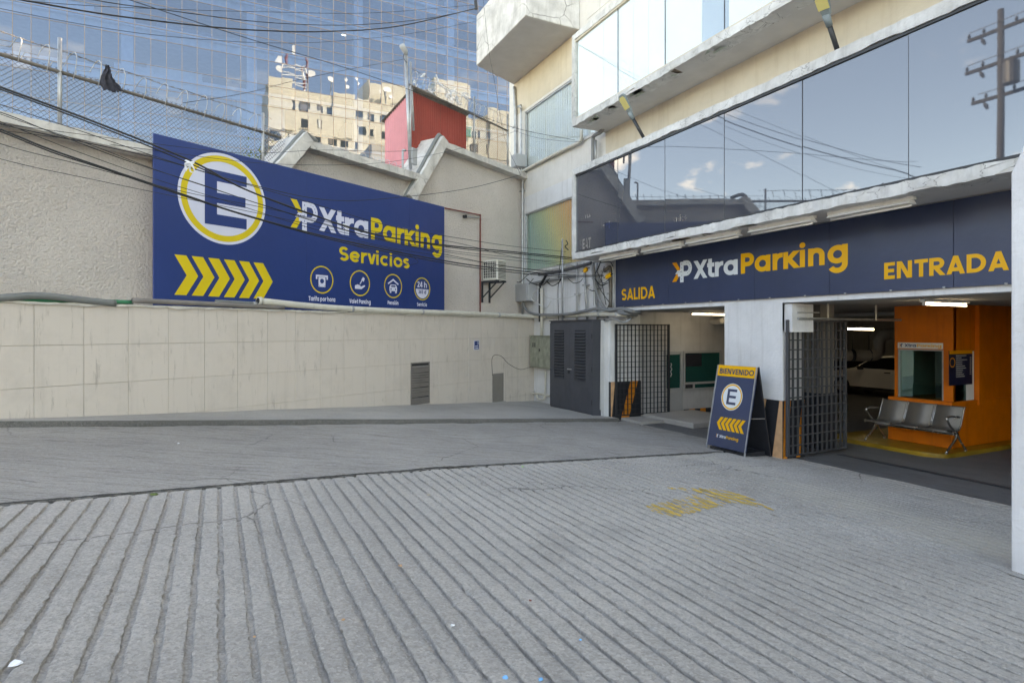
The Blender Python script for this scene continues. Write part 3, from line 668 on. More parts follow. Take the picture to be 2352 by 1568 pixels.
for i in range(-9, 23):
    for j in range(6):
        r0 = (-13.257 + 0.6 * i, min(CORN, -13.257 + 0.6 * (i + 1)), TOP - 0.592 * (j + 1), TOP - 0.592 * j)
        if r0[1] - r0[0] < 0.03 or r0[3] < paveZ(r0[0] + 0.3) - 0.1 or r0[0] < -18.5: continue
        for r1 in [q for a in cut(r0, vent) for q in cut(a, hatch)]:
            w, h = round(r1[1] - r1[0] - 0.005, 4), round(r1[3] - r1[2] - 0.005, 4)
            if (w, h) not in tile_mesh:
                bb = MB(); e = 0.003
                bb.add([(0, .02, 0), (w, .02, 0), (w, .02, h), (0, .02, h), (0, e, 0), (w, e, 0), (w, e, h), (0, e, h), (e, 0, e), (w - e, 0, e), (w - e, 0, h - e), (e, 0, h - e)],
                       [(0, 1, 5, 4), (1, 2, 6, 5), (2, 3, 7, 6), (3, 0, 4, 7), (4, 5, 9, 8), (5, 6, 10, 9), (6, 7, 11, 10), (7, 4, 8, 11), (8, 9, 10, 11)])
                me = bpy.data.meshes.new('tile'); me.from_pydata(bb.v, [], bb.f); me.materials.append(m['tile']); tile_mesh[(w, h)] = me
            o = bpy.data.objects.new('tile', tile_mesh[(w, h)]); COL.objects.link(o); o.parent = tw
            o.location = Vector((r1[0] + .0025, LT + rnd.uniform(-.0015, .0015), r1[2] + .0025)) - Vector((-7, LT, -2)); INFO[o.name] = INFO[tw.name]
# recesses behind the louvre and the hatch
mb = MB()
for (a, b_, c_, d_) in (vent, hatch):
    y0, y1 = LT + 0.001, LT + 0.011
    mb.box(a - .0, a + .02, y0, y1, c_, d_); mb.box(b_ - .05, b_, y0, y1, c_, d_); mb.box(a + .02, b_ - .05, y0, y1, d_ - .02, d_); mb.box(a + .02, b_ - .05, y0, y1, c_, c_ + .02)
mb.build('opening_frame', m['tile'], tw)
ve = thing('louvre_vent', 'brown grey louvred vent set low in the tiled wall', 'vent', (vent[0], LT, vent[2]), L)
a, b_, c_, d_ = vent
box('backing', m['dark'], ve, a + .02, b_ - .05, LT + .006, LT + .010, c_ + .02, d_ - .02)
mb = MB(); mb.box(a, a + .03, LT - .012, LT + .004, c_, d_); mb.box(b_ - .06, b_ - .03, LT - .012, LT + .004, c_, d_); mb.box(a + .03, b_ - .06, LT - .012, LT + .004, d_ - .03, d_)
mb.box(a + .03, b_ - .06, LT - .012, LT + .004, c_, c_ + .06); mb.build('frame', m['vent'], ve)
for k in range(15):
    z = c_ + .085 + k * (d_ - c_ - .13) / 15; dzr = random.Random(k).uniform(-.006, .006)
    MB().prism([(a + .03, LT + .004, z), (a + .03, LT - .028, z - .026 + dzr), (a + .03, LT - .028, z - .016 + dzr), (a + .03, LT + .004, z + .024)], (b_ - a - .09, 0, random.Random(k + 50).uniform(-.008, .008))).build('slat', m['vent'], ve)
ha = thing('wall_hatch', 'small taupe hatch at the foot of the tiled wall near the corner', 'hatch', (hatch[0], LT, hatch[2]), L)
a, b_, c_, d_ = hatch
box('panel', m['hatch'], ha, a + .0, b_ - .06, LT + .002, LT + .010, c_ + .04, d_ - .02)
box('jamb', m['tile'], ha, b_ - .055, b_, LT - .004, LT + .009, c_, d_)
box('threshold', m['pave'], ha, a, b_, LT - .03, LT + .010, c_ - .15, c_ + .045)
# torn membrane and slab edge on top of the tiles
mb = MB(); mb.rough(-21, CORN, LT - .035, LT + .4, TOP, TOP + .022, 0, 240, .006, 5); mb.build('capping', m['pvc'], tw)
mb = MB(); rr = random.Random(9)
x = -13.5
while x < -6.0:
    w = rr.uniform(.3, .9); h = rr.uniform(.008, .03)
    pts = [(x, LT - .04, TOP + .005)] + [(x + w * k / 6, LT - .042, TOP - h * math.sin(math.pi * k / 6) * rr.uniform(.6, 1.3)) for k in range(1, 6)] + [(x + w, LT - .04, TOP + .005)]
    mb.prism(pts, (0, .004, 0)); x += w * rr.uniform(.8, 1.5)
mb.build('membrane_flap', m['coping'], tw)
# stucco wall, stepped, with sloping ribs and copings
zA, zB, zC = 3.10, 4.02, 5.10
sw = thing('stucco_wall', 'tall rough stucco wall with stepped concrete coping behind the billboard', 'wall', (-7, 0, 0), L)
prof = [(-22, WALLB), (0.02, WALLB), (0.02, zC - .1), (-4.25, zC - .1), (-5.0, zB - .12), (-8.5, zB - .12), (-9.25, zA - .12), (-22, zA - .12)]
MB().prism([(x, 0, z) for x, z in prof], (0, .30, 0)).build('wall', m['stucco'], sw)
def bar(p0, p1, h, y0, y1, n, amp, seed):
    mb = MB(); a = Vector((p0[0], 0, p0[1])); b_ = Vector((p1[0], 0, p1[1])); d = (b_ - a); l = d.length; d.normalize(); up = Vector((-d.z, 0, d.x)); rr = random.Random(seed); vs = []
    for i in range(n + 1):
        for q, y in ((0, y0), (0, y1), (h, y1), (h, y0)):
            j = Vector((0, rr.uniform(-amp, amp), 0)) + up * rr.uniform(-amp, amp); vs.append(a + d * (l * i / n) + up * q + Vector((0, y, 0)) + j)
    fs = [(0, 1, 2, 3), tuple(4 * n + k for k in (3, 2, 1, 0))] + [(4 * i + k, 4 * i + 4 + k, 4 * i + 4 + (k + 1) % 4, 4 * i + (k + 1) % 4) for i in range(n) for k in range(4)]
    return mb.add(vs, fs)
bar((-22, zA - .15), (-9.20, zA - .15), .15, -.30, .42, 90, .006, 1).build('coping', m['coping'], sw, smooth=False)
bar((-9.42, zA - .45), (-8.32, zB - .02), .26, -.315, .62, 14, .008, 2).build('sloping_rib', m['coping'], sw)
bar((-8.40, zB - .165), (-4.82, zB - .165), .165, -.30, .42, 40, .006, 3).build('coping', m['coping'], sw)
bar((-5.28, zB - .75), (-4.02, zC - .02), .26, -.315, .62, 16, .008, 4).build('sloping_rib', m['coping'], sw)
bar((-4.10, zC - .165), (-.02, zC - .165), .165, -.30, .42, 46, .006, 5).build('coping', m['coping'], sw)
for (p0, p1) in (((-9.62, zA - .5), (-8.50, zB + .02)), ((-5.46, zB - .75), (-4.25, zC + .02))):
    d = Vector((p1[0] - p0[0], 0, p1[1] - p0[1])).normalized(); up = Vector((-d.z, 0, d.x)) * .09
    a = Vector((p0[0], -.16, p0[1])) + up; b_ = Vector((p1[0], -.16, p1[1])) + up
    MB().tube(smoothpts([a, a.lerp(b_, .5), b_, b_ + Vector((.16, .02, .09)), b_ + Vector((.45, .04, .0))], 6), .055, 10).build('drain_pipe', m['pvcgrey'], sw, smooth=True)
# terrace slab behind the wall that carries the shed
box('terrace', m['pave'], None, -9, .0, .32, 5.5, 2.2, 2.4, fr=L, base=(-4, 3, 2.2), kind='structure', label='concrete terrace behind the stucco wall')
# ------------------------------------------------------------------ the garage building
pb = thing('parking_building', 'white concrete parking building with projecting ribbon windows and two entrances', 'building', (XF, 9, FZ))
H = 24.0; YN, YE = -6.0, 18.1  # tall enough for its unseen upper walls to shade the forecourt
def wallX(X, y0, y1, z0, z1, holes, dep, mats, name):
    """wall facing -X with openings (ya, yb, za, zb); reveals go dep deep"""
    ys = sorted({y0, y1} | {h[0] for h in holes} | {h[1] for h in holes}); zs = sorted({z0, z1} | {h[2] for h in holes} | {h[3] for h in holes})
    ys = [y for y in ys if y0 <= y <= y1]; zs = [z for z in zs if z0 <= z <= z1]; mb = MB()
    for a, b_ in zip(ys, ys[1:]):
        for c_, d_ in zip(zs, zs[1:]):
            if any(h[0] <= a and b_ <= h[1] and h[2] <= c_ and d_ <= h[3] for h in holes): continue
            mb.quad((X, a, c_), (X, a, d_), (X, b_, d_), (X, b_, c_))
    for (a, b_, c_, d_) in holes:
        e = X + dep
        if c_ > z0: mb.quad((X, a, c_), (X, b_, c_), (e, b_, c_), (e, a, c_))
        mb.quad((X, a, d_), (e, a, d_), (e, b_, d_), (X, b_, d_))
        mb.quad((X, a, c_), (e, a, c_), (e, a, d_), (X, a, d_)); mb.quad((X, b_, c_), (X, b_, d_), (e, b_, d_), (e, b_, c_))
    return mb.build(name, mats, pb)
OT = 0.50; PY0, PY1, EXY = 7.37, 8.72, 12.60
win1 = (12.8, 17.28, 5.26, 7.14); win2 = (12.85, 17.28, 1.90, 3.81)
wallX(XF, EXY, YE, -3.0, 4.35, [win2], .12, m['white'], 'wall')
wallX(XF, YN, EXY, .0, 4.35, [(PY1, EXY, .0, OT), (-1.5, PY0, .0, OT)], .30, m['white'], 'wall')
wallX(XF, YN, YE, 4.35, 8.6, [win1], .12, m['offwhite'], 'wall')
wallX(XF, YN, YE, 8.6, H, [], .1, m['offwhite'], 'wall')
box('cream_band', m['cream'], pb, XF - .006, XF + .1, YN, 12.74, 4.0, 5.2)
box('cream_band', m['cream'], pb, XF - .006, XF + .05, 12.8, 18.05, 7.22, 8.32)
mb = MB(); mb.quad((XF, YE, -3), (XF, YE, H), (17.6, YE, H), (17.6, YE, -3)); mb.quad((17.6, YE, -3), (17.6, YE, H), (17.6, 36, H), (17.6, 36, -3)); mb.quad((17.6, 36, -3), (17.6, 36, H), (40, 36, H), (40, 36, -3))  # end wall, then an unseen rear wing added to block the sun
mb.build('side_wall', m['offwhite'], pb)
mb = MB(); mb.add([(XF, YN, H), (40, YN, H), (40, YE, H), (XF, YE, H)], [(0, 1, 2, 3)]); mb.add([(17.6, YE, H), (40, YE, H), (40, 36, H), (17.6, 36, H)], [(0, 1, 2, 3)]); mb.quad((XF, YN, -3), (XF, YN, H), (40, YN, H), (40, YN, -3)); mb.quad((40, YN, -3), (40, YN, H), (40, 36, H), (40, 36, -3))  # roof and rear walls, closing the added sun-blocking wing too
mb.build('roof_rear_and_shade_wing', m['offwhite'], pb)
# pillar between the two entrances: white above, black below with orange hazard stripes
ZB = -1.24
pl_ = box('pillar', m['white'], pb, XF + .002, XF + .56, PY0, PY1, ZB, OT + .02)
bs = box('pillar_base', m['stripe_k'], pb, XF - .012, XF + .57, PY0 - .012, PY1 + .012, -2.32, ZB)
st = MB(); e = XF - .016
def slash(mb, y0, y1, y2, y3, z0=-2.3, z1=ZB - .002): mb.add([(e, y0, z0), (e, y1, z0), (e, y3, z1), (e, y2, z1)], [(0, 1, 2, 3)])
slash(st, 7.92, 8.0, 7.70, 7.84)
st.build('hazard_stripe', m['stripe_f'], pb)
st = MB(); slash(st, PY0 - .012, 7.58, PY0 - .012, 7.42); st.build('hazard_stripe', m['stripe_f'], pb)
st = MB(); slash(st, 8.45, 8.66, 8.25, 8.40); st.build('hazard_stripe', m['stripe_o'], pb)
for (xa_, xb_, xc_, xd_) in ((9.0, 9.10, 9.03, 9.20), (9.33, 9.44, 9.50, 9.555)):
    MB().add([(xa_, PY0 - .016, -2.3), (xb_, PY0 - .016, -2.3), (xd_, PY0 - .016, ZB - .002), (xc_, PY0 - .016, ZB - .002)], [(0, 1, 2, 3)]).build('hazard_stripe', m['stripe_o'], pb)
box('gate_header', m['white'], pb, XF + .05, XF + .60, PY0 - .16, PY0 + .0, -.02, OT - .02)
# left jamb of the exit and wall along it
box('jamb_wall', m['inwall'], pb, XF + .32, 14.2, EXY, EXY + .2, -3, .9)
box('jamb_pier', m['white'], pb, XF + .002, XF + .95, EXY - .06, EXY + .1, -1.30, OT + .02)
box('jamb_pier_base', m['stripe_k'], pb, XF - .004, XF + .96, EXY - .075, EXY + .1, -2.32, -1.30)
ex = EXY - .079
for (a, b_, c_, d_, mm_) in ((9.30, 9.55, 9.62, 9.86, 'stripe_o'), (9.0, 9.02, 9.0, 9.13, 'stripe_f')):
    MB().add([(a, ex, -2.3), (b_, ex, -2.3), (d_, ex, -1.302), (c_, ex, -1.302)], [(0, 1, 2, 3)]).build('hazard_stripe', m[mm_], pb)
# office front inside the exit: door, window, service hatch
of = MB(); yo = EXY - .04
def fr(x0, x1, z0, z1, w, name, y=yo):
    mb = MB(); mb.box(x0, x0 + w, y, EXY - .001, z0, z1); mb.box(x1 - w, x1, y, EXY - .001, z0, z1); mb.box(x0 + w, x1 - w, y, EXY - .001, z1 - w, z1); mb.box(x0 + w, x1 - w, y, EXY - .001, z0, z0 + w); return mb.build(name, m['boxgrey'], pb)
def Lx(u): d = ray(u, 850); return d.x * EXY / d.y
def Lz(u, v): d = ray(u, v); return d.z * EXY / d.y
dx0, dx1 = Lx(1524), Lx(1566); wx0, wx1 = Lx(1568), Lx(1655); zt = Lz(1568, 806)
f = fr(dx0, dx1, FZ, zt, .07, 'office_door_frame'); box('office_door', m['boxgrey'], pb, dx0 + .07, dx1 - .07, EXY - .03, EXY - .001, FZ, Lz(1545, 893)); box('office_door_pane', m['g_green'], pb, dx0 + .09, dx1 - .09, EXY - .022, EXY - .002, Lz(1545, 891), zt - .09)
fr(wx0, wx1, Lz(1568, 897), zt, .06, 'office_window_frame'); box('office_window_pane', m['g_green'], pb, wx0 + .06, wx1 - .06, EXY - .02, EXY - .002, Lz(1568, 878), zt - .06)
box('office_transom', m['boxgrey'], pb, wx0 + .06, wx1 - .06, yo, EXY - .001, Lz(1568, 878) - .06, Lz(1568, 878)); box('office_mullion', m['boxgrey'], pb, Lx(1590), Lx(1594), yo + .002, EXY - .001, Lz(1568, 895), Lz(1568, 882))
box('office_lower_pane', m['g_green'], pb, Lx(1594), wx1 - .06, EXY - .018, EXY - .002, Lz(1568, 894), Lz(1568, 882)); box('office_hatch', m['dark'], pb, wx0 + .06, Lx(1590), EXY - .018, EXY - .002, Lz(1568, 894), Lz(1568, 882))
box('office_blind_gap', m['stripe_k'], pb, wx0 + .08, Lx(1610), EXY - .024, EXY - .0225, Lz(1568, 842), zt - .08)
for k in range(14): MB().box(Lx(1570) + k * .2, Lx(1570) + k * .2 + .197, EXY - .012, EXY - .002, FZ, FZ + .12).build('kerb_stripe', m['stripe_k' if k % 2 == 0 else 'stripe_o'], pb)
box('raised_plinth', m['pave'], pb, 9.95, 11.7, 10.6, 12.5, FZ - .02, FZ + .12, bevel=.02)
box('plinth_ramp', m['pave'], pb, 9.25, 9.95, 11.6, 12.45, FZ - .02, FZ + .06, bevel=.02)
# garage inside
box('ceiling', m['ceil'], pb, XF + .30, 15.6, YN + .1, YE - .1, OT + .002, OT + .35)
box('ceiling_edge_pipe', m['boxgrey'], pb, 15.55, 15.63, -2, 12.4, OT - .10, OT - .02)
box('upper_ceiling', m['dark'], pb, 15.6, 39, YN + .1, YE - .1, .95, 1.1)  # near black sheet, shade of the high void put into its colour
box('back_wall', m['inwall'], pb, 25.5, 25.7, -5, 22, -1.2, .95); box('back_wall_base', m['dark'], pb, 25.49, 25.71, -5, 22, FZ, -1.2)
box('inner_pillar', m['inwall_dimmed'], pb, 10.35, 10.75, PY0 + .25, PY0 + .7, -1.2, OT); box('inner_pillar_base', m['stripe_k'], pb, 10.34, 10.76, PY0 + .24, PY0 + .71, FZ, -1.2)
for (x0, x1, y, z, mt) in ((10.0, 11.15, 5.55, OT - .075, 'tube'), (10.75, 12.0, 11.5, OT - .075, 'tube')):
    t_ = thing('ceiling_light', ('lit fluorescent tube on the ceiling in front of the orange booth' if y < 6 else 'lit fluorescent tube under the ceiling of the exit'), 'light', ((x0 + x1) / 2, y, z))
    box('housing', m['fix'], t_, x0 - .06, x1 + .06, y - .04, y + .04, z + .03, z + .075); MB().tube([(x0, y, z), (x1, y, z)], .016, 10).build('tube', m[mt], t_, smooth=True)
    MB().box(x0 - .03, x0, y - .02, y + .02, z - .025, z + .03).box(x1, x1 + .03, y - .02, y + .02, z - .025, z + .03).build('socket', m['fix'], t_)
p0 = at(1947, 755.5, 20.5); p1 = at(2007, 756.5, 20.0)
for (a, b_, lab) in ((p0, p1, 'lit tube hanging deep in the garage above the white car'), (at(2040, 764, 22), at(2070, 764.5, 21.6), 'lit tube deep in the garage cut off by the orange booth')):
    t_ = thing('hanging_light', lab, 'light', tuple(a)); MB().tube([a, b_], .03, 8).build('tube', m['tube2'], t_); MB().obox(a + Vector((0, 0, .06)), b_ + Vector((0, 0, .06)), .09, .05).build('housing', m['fix'], t_)
# pipes under the ceiling
du = thing('ventilation_duct', 'pale round duct with an elbow under the garage ceiling', 'duct', tuple(at(1909, 816, 18)))
q = [at(1880, 815, 18.4), at(1960, 816, 18.1), at(2000, 816, 18), at(2013, 812, 18), at(2018, 802, 18), at(2018, 788, 18), at(2022, 776, 18), at(2034, 769, 18), at(2052, 766, 18)]
MB().tube(smoothpts(q, 5), .17, 14).build('pipe', m['pvc'], du, smooth=True)
for a in (1958, 1996): MB().tube([at(a - 1, 816, 18.02), at(a + 1.5, 816, 18.02)], .185, 14).build('clamp', m['gate2'], du); MB().tube([at(a, 805, 18.02), at(a, 770, 18.02)], .012, 6).build('hanger', m['gate2'], du)
ep = thing('ceiling_pipe', 'pale pipe with an elbow under the exit ceiling', 'pipe', tuple(at(1670, 742, 17)))
MB().tube(smoothpts([at(1657, 736, 17.5), at(1666, 736, 16), at(1645, 738, 16.6), at(1632, 735, 16.9), at(1627, 722, 17)], 5), .09, 10).build('pipe', m['pvc'], ep, smooth=True)

# ------------------------------------------------------------------ projecting ribbon windows
BX = 8.0
PY = [12.78, 10.93, 9.36, 7.80, 6.23, 4.66, 3.10, 1.55, 0.0]
def bay(z0, z1, lo, kind):
    hh = .16
    b_ = box('ribbon_window_box', m['offwhite'], pb, BX + .10, XF, YN, PY[0] - .03, z0 + .05, z1 - .04)
    MB().rough(BX, BX + .34, YN, PY[0], z1 - hh, z1, 1, 170, .009, 21, .02).build('frame_head', m['bayframe'], b_)
    MB().rough(BX, BX + .34, YN, PY[0], z0, z0 + hh, 1, 190, .010, 22 + int(z0), .09).build('frame_sill', m['bayframe'], b_)
    MB().rough(BX - .004, BX + .33, PY[0] - .12, PY[0] + .01, z0 + hh - .03, z1 - hh + .03, 2, 16, .005, 23).build('frame_jamb', m['bayframe'], b_)
    MB().rough(BX + .005, XF, YN, PY[0] + .002, z0 + .012, z0 + .06, 1, 60, .004, 24).build('soffit', m['soffit'], b_)
    return b_
b1 = bay(1.78, 4.05, 0, 'lower'); b2 = bay(5.12, 7.42, 1, 'upper')
tilt = [.002, -.0025, .001, -.001, .003, -.002, .0015]
for (bb, z0, z1, kind) in ((b1, 1.94, 3.89, 0), (b2, 5.28, 7.26, 1)):
    for i, (ya, yb) in enumerate(zip(PY[1:], PY)):
        yt = yb - .12 if i == 0 else yb
        mb = MB(); mb.box(BX + .045, BX + .053, ya + .004, yt - .004, z0, z1)
        yc_ = (ya + yt) / 2; mb.v = [(x_ + (y_ - yc_) * tilt[i % 7] + (z_ - z0) * tilt[(i + 3) % 7] * .5, y_, z_) for x_, y_, z_ in mb.v]
        o = mb.build('pane', m['g_bay'] if kind == 0 else m['g_clear'], bb)
        if i: MB().box(BX + .040, BX + .058, yt - .004, yt + .004, z0, z1).build('joint', m['gate2'], bb)
    MB().box(BX + .02, BX + .10, YN, PY[0] - .13, z0 - .002, z0 + .035).box(BX + .02, BX + .10, YN, PY[0] - .13, z1 - .04, z1 + .002).build('bead', m['gate' if kind == 0 else 'cream'], bb)
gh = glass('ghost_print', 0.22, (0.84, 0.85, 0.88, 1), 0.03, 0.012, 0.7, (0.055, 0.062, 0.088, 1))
GP = Plane2((BX + .045, 0, 0), (0, -1, 0), (0, 0, 1), (-1, 0, 0))
for s_, ua, ub, vb, vt in (('CUPRA', 1335, 1358, 505, 497), ('SEAT', 1332, 1358, 574, 551), ('Jeep', 1379, 1406, 526, 510), ('asics', 1548, 1578, 511, 498)):
    a = onX(ua, vb, BX + .045); c_ = onX(ub, vb, BX + .045); d_ = onX(ua, vt, BX + .045)
    text(b1, GP, s_, -a.y, a.z, d_.z - a.z, a.y - c_.y, gh, .2, .002, per=False, name='window_lettering')
# blinds behind the upper panes
rb = random.Random(2)
y = PY[0] - .14
while y > 0.1:
    w = rb.uniform(.45, 1.15); mt = 'blind'
    if 7.80 < y <= 8.45: mt = 'blindgap'; w = .64  # grey blue sheet standing in for the open gap in the blinds
    MB().box(BX + .085, BX + .097, y - w + .012, y, 5.29, 7.25).build('blind', m[mt], b2); y -= w
# spalled plaster and hanging flakes under the boxes
fk = random.Random(5)
for (u0, z, big) in ((12.1, 5.13, .35), (11.2, 5.13, .2), (10.2, 5.13, .5), (9.2, 5.13, .16), (7.9, 5.13, .55), (5.8, 5.13, .3), (10.8, 1.79, .4), (9.9, 1.79, .45), (9.0, 1.79, .35), (7.2, 1.79, .4), (8.2, 1.79, .3)):
    pts = [(BX + fk.uniform(.08, .30) if k % 2 else BX + fk.uniform(.02, .05), u0 + (k - 2.5) * big / 3, z + .007) for k in range(6)]
    MB().prism(pts, (0, 0, -.012)).build('spalled_patch', m['peel' if z > 5 and big > .3 else 'brownedge'], pb)
    if z > 5:
        a = Vector((BX + .25, u0, z - .004)); MB().add([a, a + Vector((0, big * .6, 0)), a + Vector((-.14, big * .45, -.06)), a + Vector((-.16, big * .1, -.045))], [(0, 1, 2, 3)]).build('hanging_flake', m['peel'], pb)
# side windows by the corner
def sidewin(wn, mat_back, label_):
    a, b_, c_, d_ = wn; f = MB(); w = .045
    f.box(XF + .02, XF + .07, a, a + w, c_, d_).box(XF + .02, XF + .07, b_ - w, b_, c_, d_).box(XF + .02, XF + .07, a + w, b_ - w, d_ - w, d_).box(XF + .02, XF + .07, a + w, b_ - w, c_, c_ + w)
    o = f.build('window', m['galv'], pb); k = 3
    for i in range(k):
        y0_ = a + w + (b_ - a - 2 * w) * i / k; y1_ = a + w + (b_ - a - 2 * w) * (i + 1) / k
        MB().box(XF + .04, XF + .046, y0_ + .004, y1_ - .004, c_ + w, d_ - w).build('pane', m['g_clear'], o)
    n = 34
    for i in range(n):
        y0_ = a + .05 + (b_ - a - .1) * i / n; wv = (b_ - a - .1) / n
        MB().add([(XF + .092, y0_, c_ + .03), (XF + .10, y0_ + wv * .99, c_ + .03), (XF + .10, y0_ + wv * .99, d_ - .03), (XF + .092, y0_, d_ - .03)], [(0, 1, 2, 3)]).build('blind_slat', mat_back, o)
    box('sill', m['bayframe'], o, XF - .05, XF + .02, a, b_ + .02, c_ - .07, c_ - .002)
    return o
sidewin(win1, m['blind'], ''); sidewin(win2, m['rainbow'], '')
# balcony above the corner
bl = thing('balcony', 'white cracked box balcony overhanging the corner above the stucco wall', 'balcony', (8, 15.5, 8.3))
bz0, bz1 = 8.33, 9.9
pts = [(7.30, 13.97, bz0), (XF - .003, 13.97, bz0), (XF - .003, 18.08, bz0), (7.30, 17.30, bz0)]
MB().prism(pts, (0, 0, bz1 - bz0)).build('parapet', m['balcony'], bl, bevel=.02)
MB().prism([(p[0] + (.03 if p[0] < 8 else -.01), p[1] + (.03 if p[1] < 15 else -.03), bz0 - .004) for p in pts], (0, 0, .02)).build('underside', m['soffit'], bl)
MB().tube([at(1094, 22, 18.6), at(1092, 2, 18.6)], .05, 8).build('wire_anchor', m['gate'], bl)
# concrete wall blocks above the upper ribbon window
for r_ in range(3):
    for k in range(6): box('block', m['offwhite'], pb, XF - .012, XF, 13.6 - .62 * k - .605, 13.6 - .62 * k, 7.6 + r_ * .42, 7.6 + r_ * .42 + .405)
# free standing white pier on the right
pr = thing('white_pier', 'white concrete pier at the right edge in front of the entrance', 'pillar', (6.2, 2.2, gz(6)))
pf = [(2.637, gz(6) - .1), (2.637, 1.32), (2.45, 1.78), (2.45, 4.6), (1.9, 4.6), (1.9, gz(6) - .1)]
MB().prism([(5.98, y, z) for y, z in pf], (.42, 0, 0)).build('shaft', m['white'], pr, bevel=.012)

# ------------------------------------------------------------------ fascia sign over the entrances
fs = thing('fascia_sign', 'long navy fascia board reading XtraParking, SALIDA and ENTRADA over the entrances', 'sign', (XF - .05, 8, .59))
seam = [12.25, 10.3, onX(1733, 620, XF - .05).y, onX(1905, 620, XF - .05).y, 4.6, 2.9, .9]
for a, b_ in zip(seam, seam[1:]):
    MB().box(XF - .05, XF - .002, b_ + .003, a - .003, .59, 1.775).build('panel', m['s_blue'], fs, bevel=.004)
for k in range(13): MB().box(XF - .062, XF - .05, 11.9 - k * .72, 11.93 - k * .72, .585, .61).build('clip', m['galv'], fs)
SP = Plane2((XF - .0505, 0, 0), (0, -1, 0), (0, 0, 1), (-1, 0, 0))
def sp(u, v): p = onX(u, v, XF - .05); return -p.y, p.z
def sline(s, u0, u1, v0b, v0t, mat, t=.21, d=.003, **k):
    x0, zb = sp(u0, v0b); x1, _ = sp(u1, v0b); _, zt_ = sp(u0, v0t)
    text(fs, SP, s, x0, zb, zt_ - zb, x1 - x0, mat, t, d, **k); return x0, x1, zb, zt_
sline('SALIDA', 1428, 1506, 690, 664, m['s_yel'], .19)
sline('ENTRADA', 2031, 2322, 642, 604, m['s_yel'], .21)
x0, zb = sp(1593, 641); x1 = sp(1699, 630)[0]; zt_ = sp(1593, 600)[1]
text(fs, SP, 'Xtra', x0, zb, zt_ - zb, x1 - x0, m['s_white'], .22)
x0b = sp(1702, 632)[0]; x1b = sp(1954, 600)[0]
text(fs, SP, 'Parking', x0b, zb, (zt_ - zb) * 1.02, x1b - x0b, m['s_yel'], .22)
x0l = sp(1544, 645)[0]; x1l = sp(1590, 645)[0]
logo(fs, SP, x0l, zb, (zt_ - zb) * 1.08, x1l - x0l, m['s_white'], m['s_or'], m['s_blue'])
# tube housings under the lower window box
for i, (ua, va, ub, vb) in enumerate(((1380, 596, 1462, 586), (1476, 582, 1568, 568), (1578, 562, 1700, 541), (1722, 535, 1872, 505), (1903, 496, 2101, 455))):
    xx = 8.25; ya = onX(ua, va, xx).y; yb = onX(ub, vb, xx).y
    t_ = thing('tube_fixture', ['unlit tube fixture under the window box, leftmost of five', 'unlit tube fixture under the window box, second of five from the left', 'unlit tube fixture under the window box, middle of five', 'unlit tube fixture under the window box, second of five from the right', 'unlit tube fixture under the window box, longest looking at the right'][i], 'light fixture', (xx, (ya + yb) / 2, 1.68), group='unlit tube fixtures over the fascia sign')
    MB().box(xx - .035, xx + .035, yb, ya, 1.735, 1.788).build('channel', m['fix'], t_)
    MB().prism([(xx - .10, yb + .03, 1.685), (xx + .10, yb + .03, 1.685), (xx + .04, yb + .03, 1.735), (xx - .04, yb + .03, 1.735)], (0, ya - yb - .06, 0)).build('reflector', m['fix'], t_)
    MB().tube([(xx, yb + .04, 1.665), (xx, ya - .04, 1.665)], .018, 8).build('tube', m['fix'], t_, smooth=True)
# flood lamps on stalks standing on the lower window box
def stalk(b0, tip, lab):
    t_ = thing('flood_lamp', lab, 'lamp', tuple(b0)); b0 = Vector(b0); tip = Vector(tip); d = (tip - b0); mid = b0 + d * .52; dn = d.normalized()
    MB().tube([b0 - dn * .1, mid], .036, 12).build('stalk', m['gate'], t_, smooth=True)
    MB().tube([mid - dn * .05, mid + dn * .12], [.045, .055], 12).build('collar', m['lampgrey'], t_, smooth=True)
    sd = Vector((0, 1, 0)); sd = (sd - dn * sd.dot(dn)).normalized(); up = sd.cross(dn).normalized()
    if up.z > 0: up = -up
    def head(w0, w1, a, b2, off, th):
        c = [mid + dn * a + sd * w0, mid + dn * a - sd * w0, mid + dn * (b2 - .05) - sd * w1, mid + dn * b2 - sd * w1 * .6, mid + dn * b2 + sd * w1 * .6, mid + dn * (b2 - .05) + sd * w1]
        return MB().prism([p + up * off for p in c], up * th)
    l = d.length * .48
    head(.06, .115, .1, l, 0, -.05).build('head', m['lampgrey'], t_, bevel=.012); head(.085, .088, .2, l - .05, .002, .008).build('led_panel', m['lampled'], t_)
stalk(onX(1482, 323, 8.35), onX(1424, 219, 7.75), 'flood lamp on a black stalk left over the lower ribbon window')
stalk(onX(1927, 127, 8.35), onX(1880, -18, 7.75), 'flood lamp on a black stalk right over the lower ribbon window')
box('unseen_infill_wall', m['white'], pb, XF + .002, XF + .4, YN, -1.5, -3, .0)  # unseen infill, added so that light does not leak inside
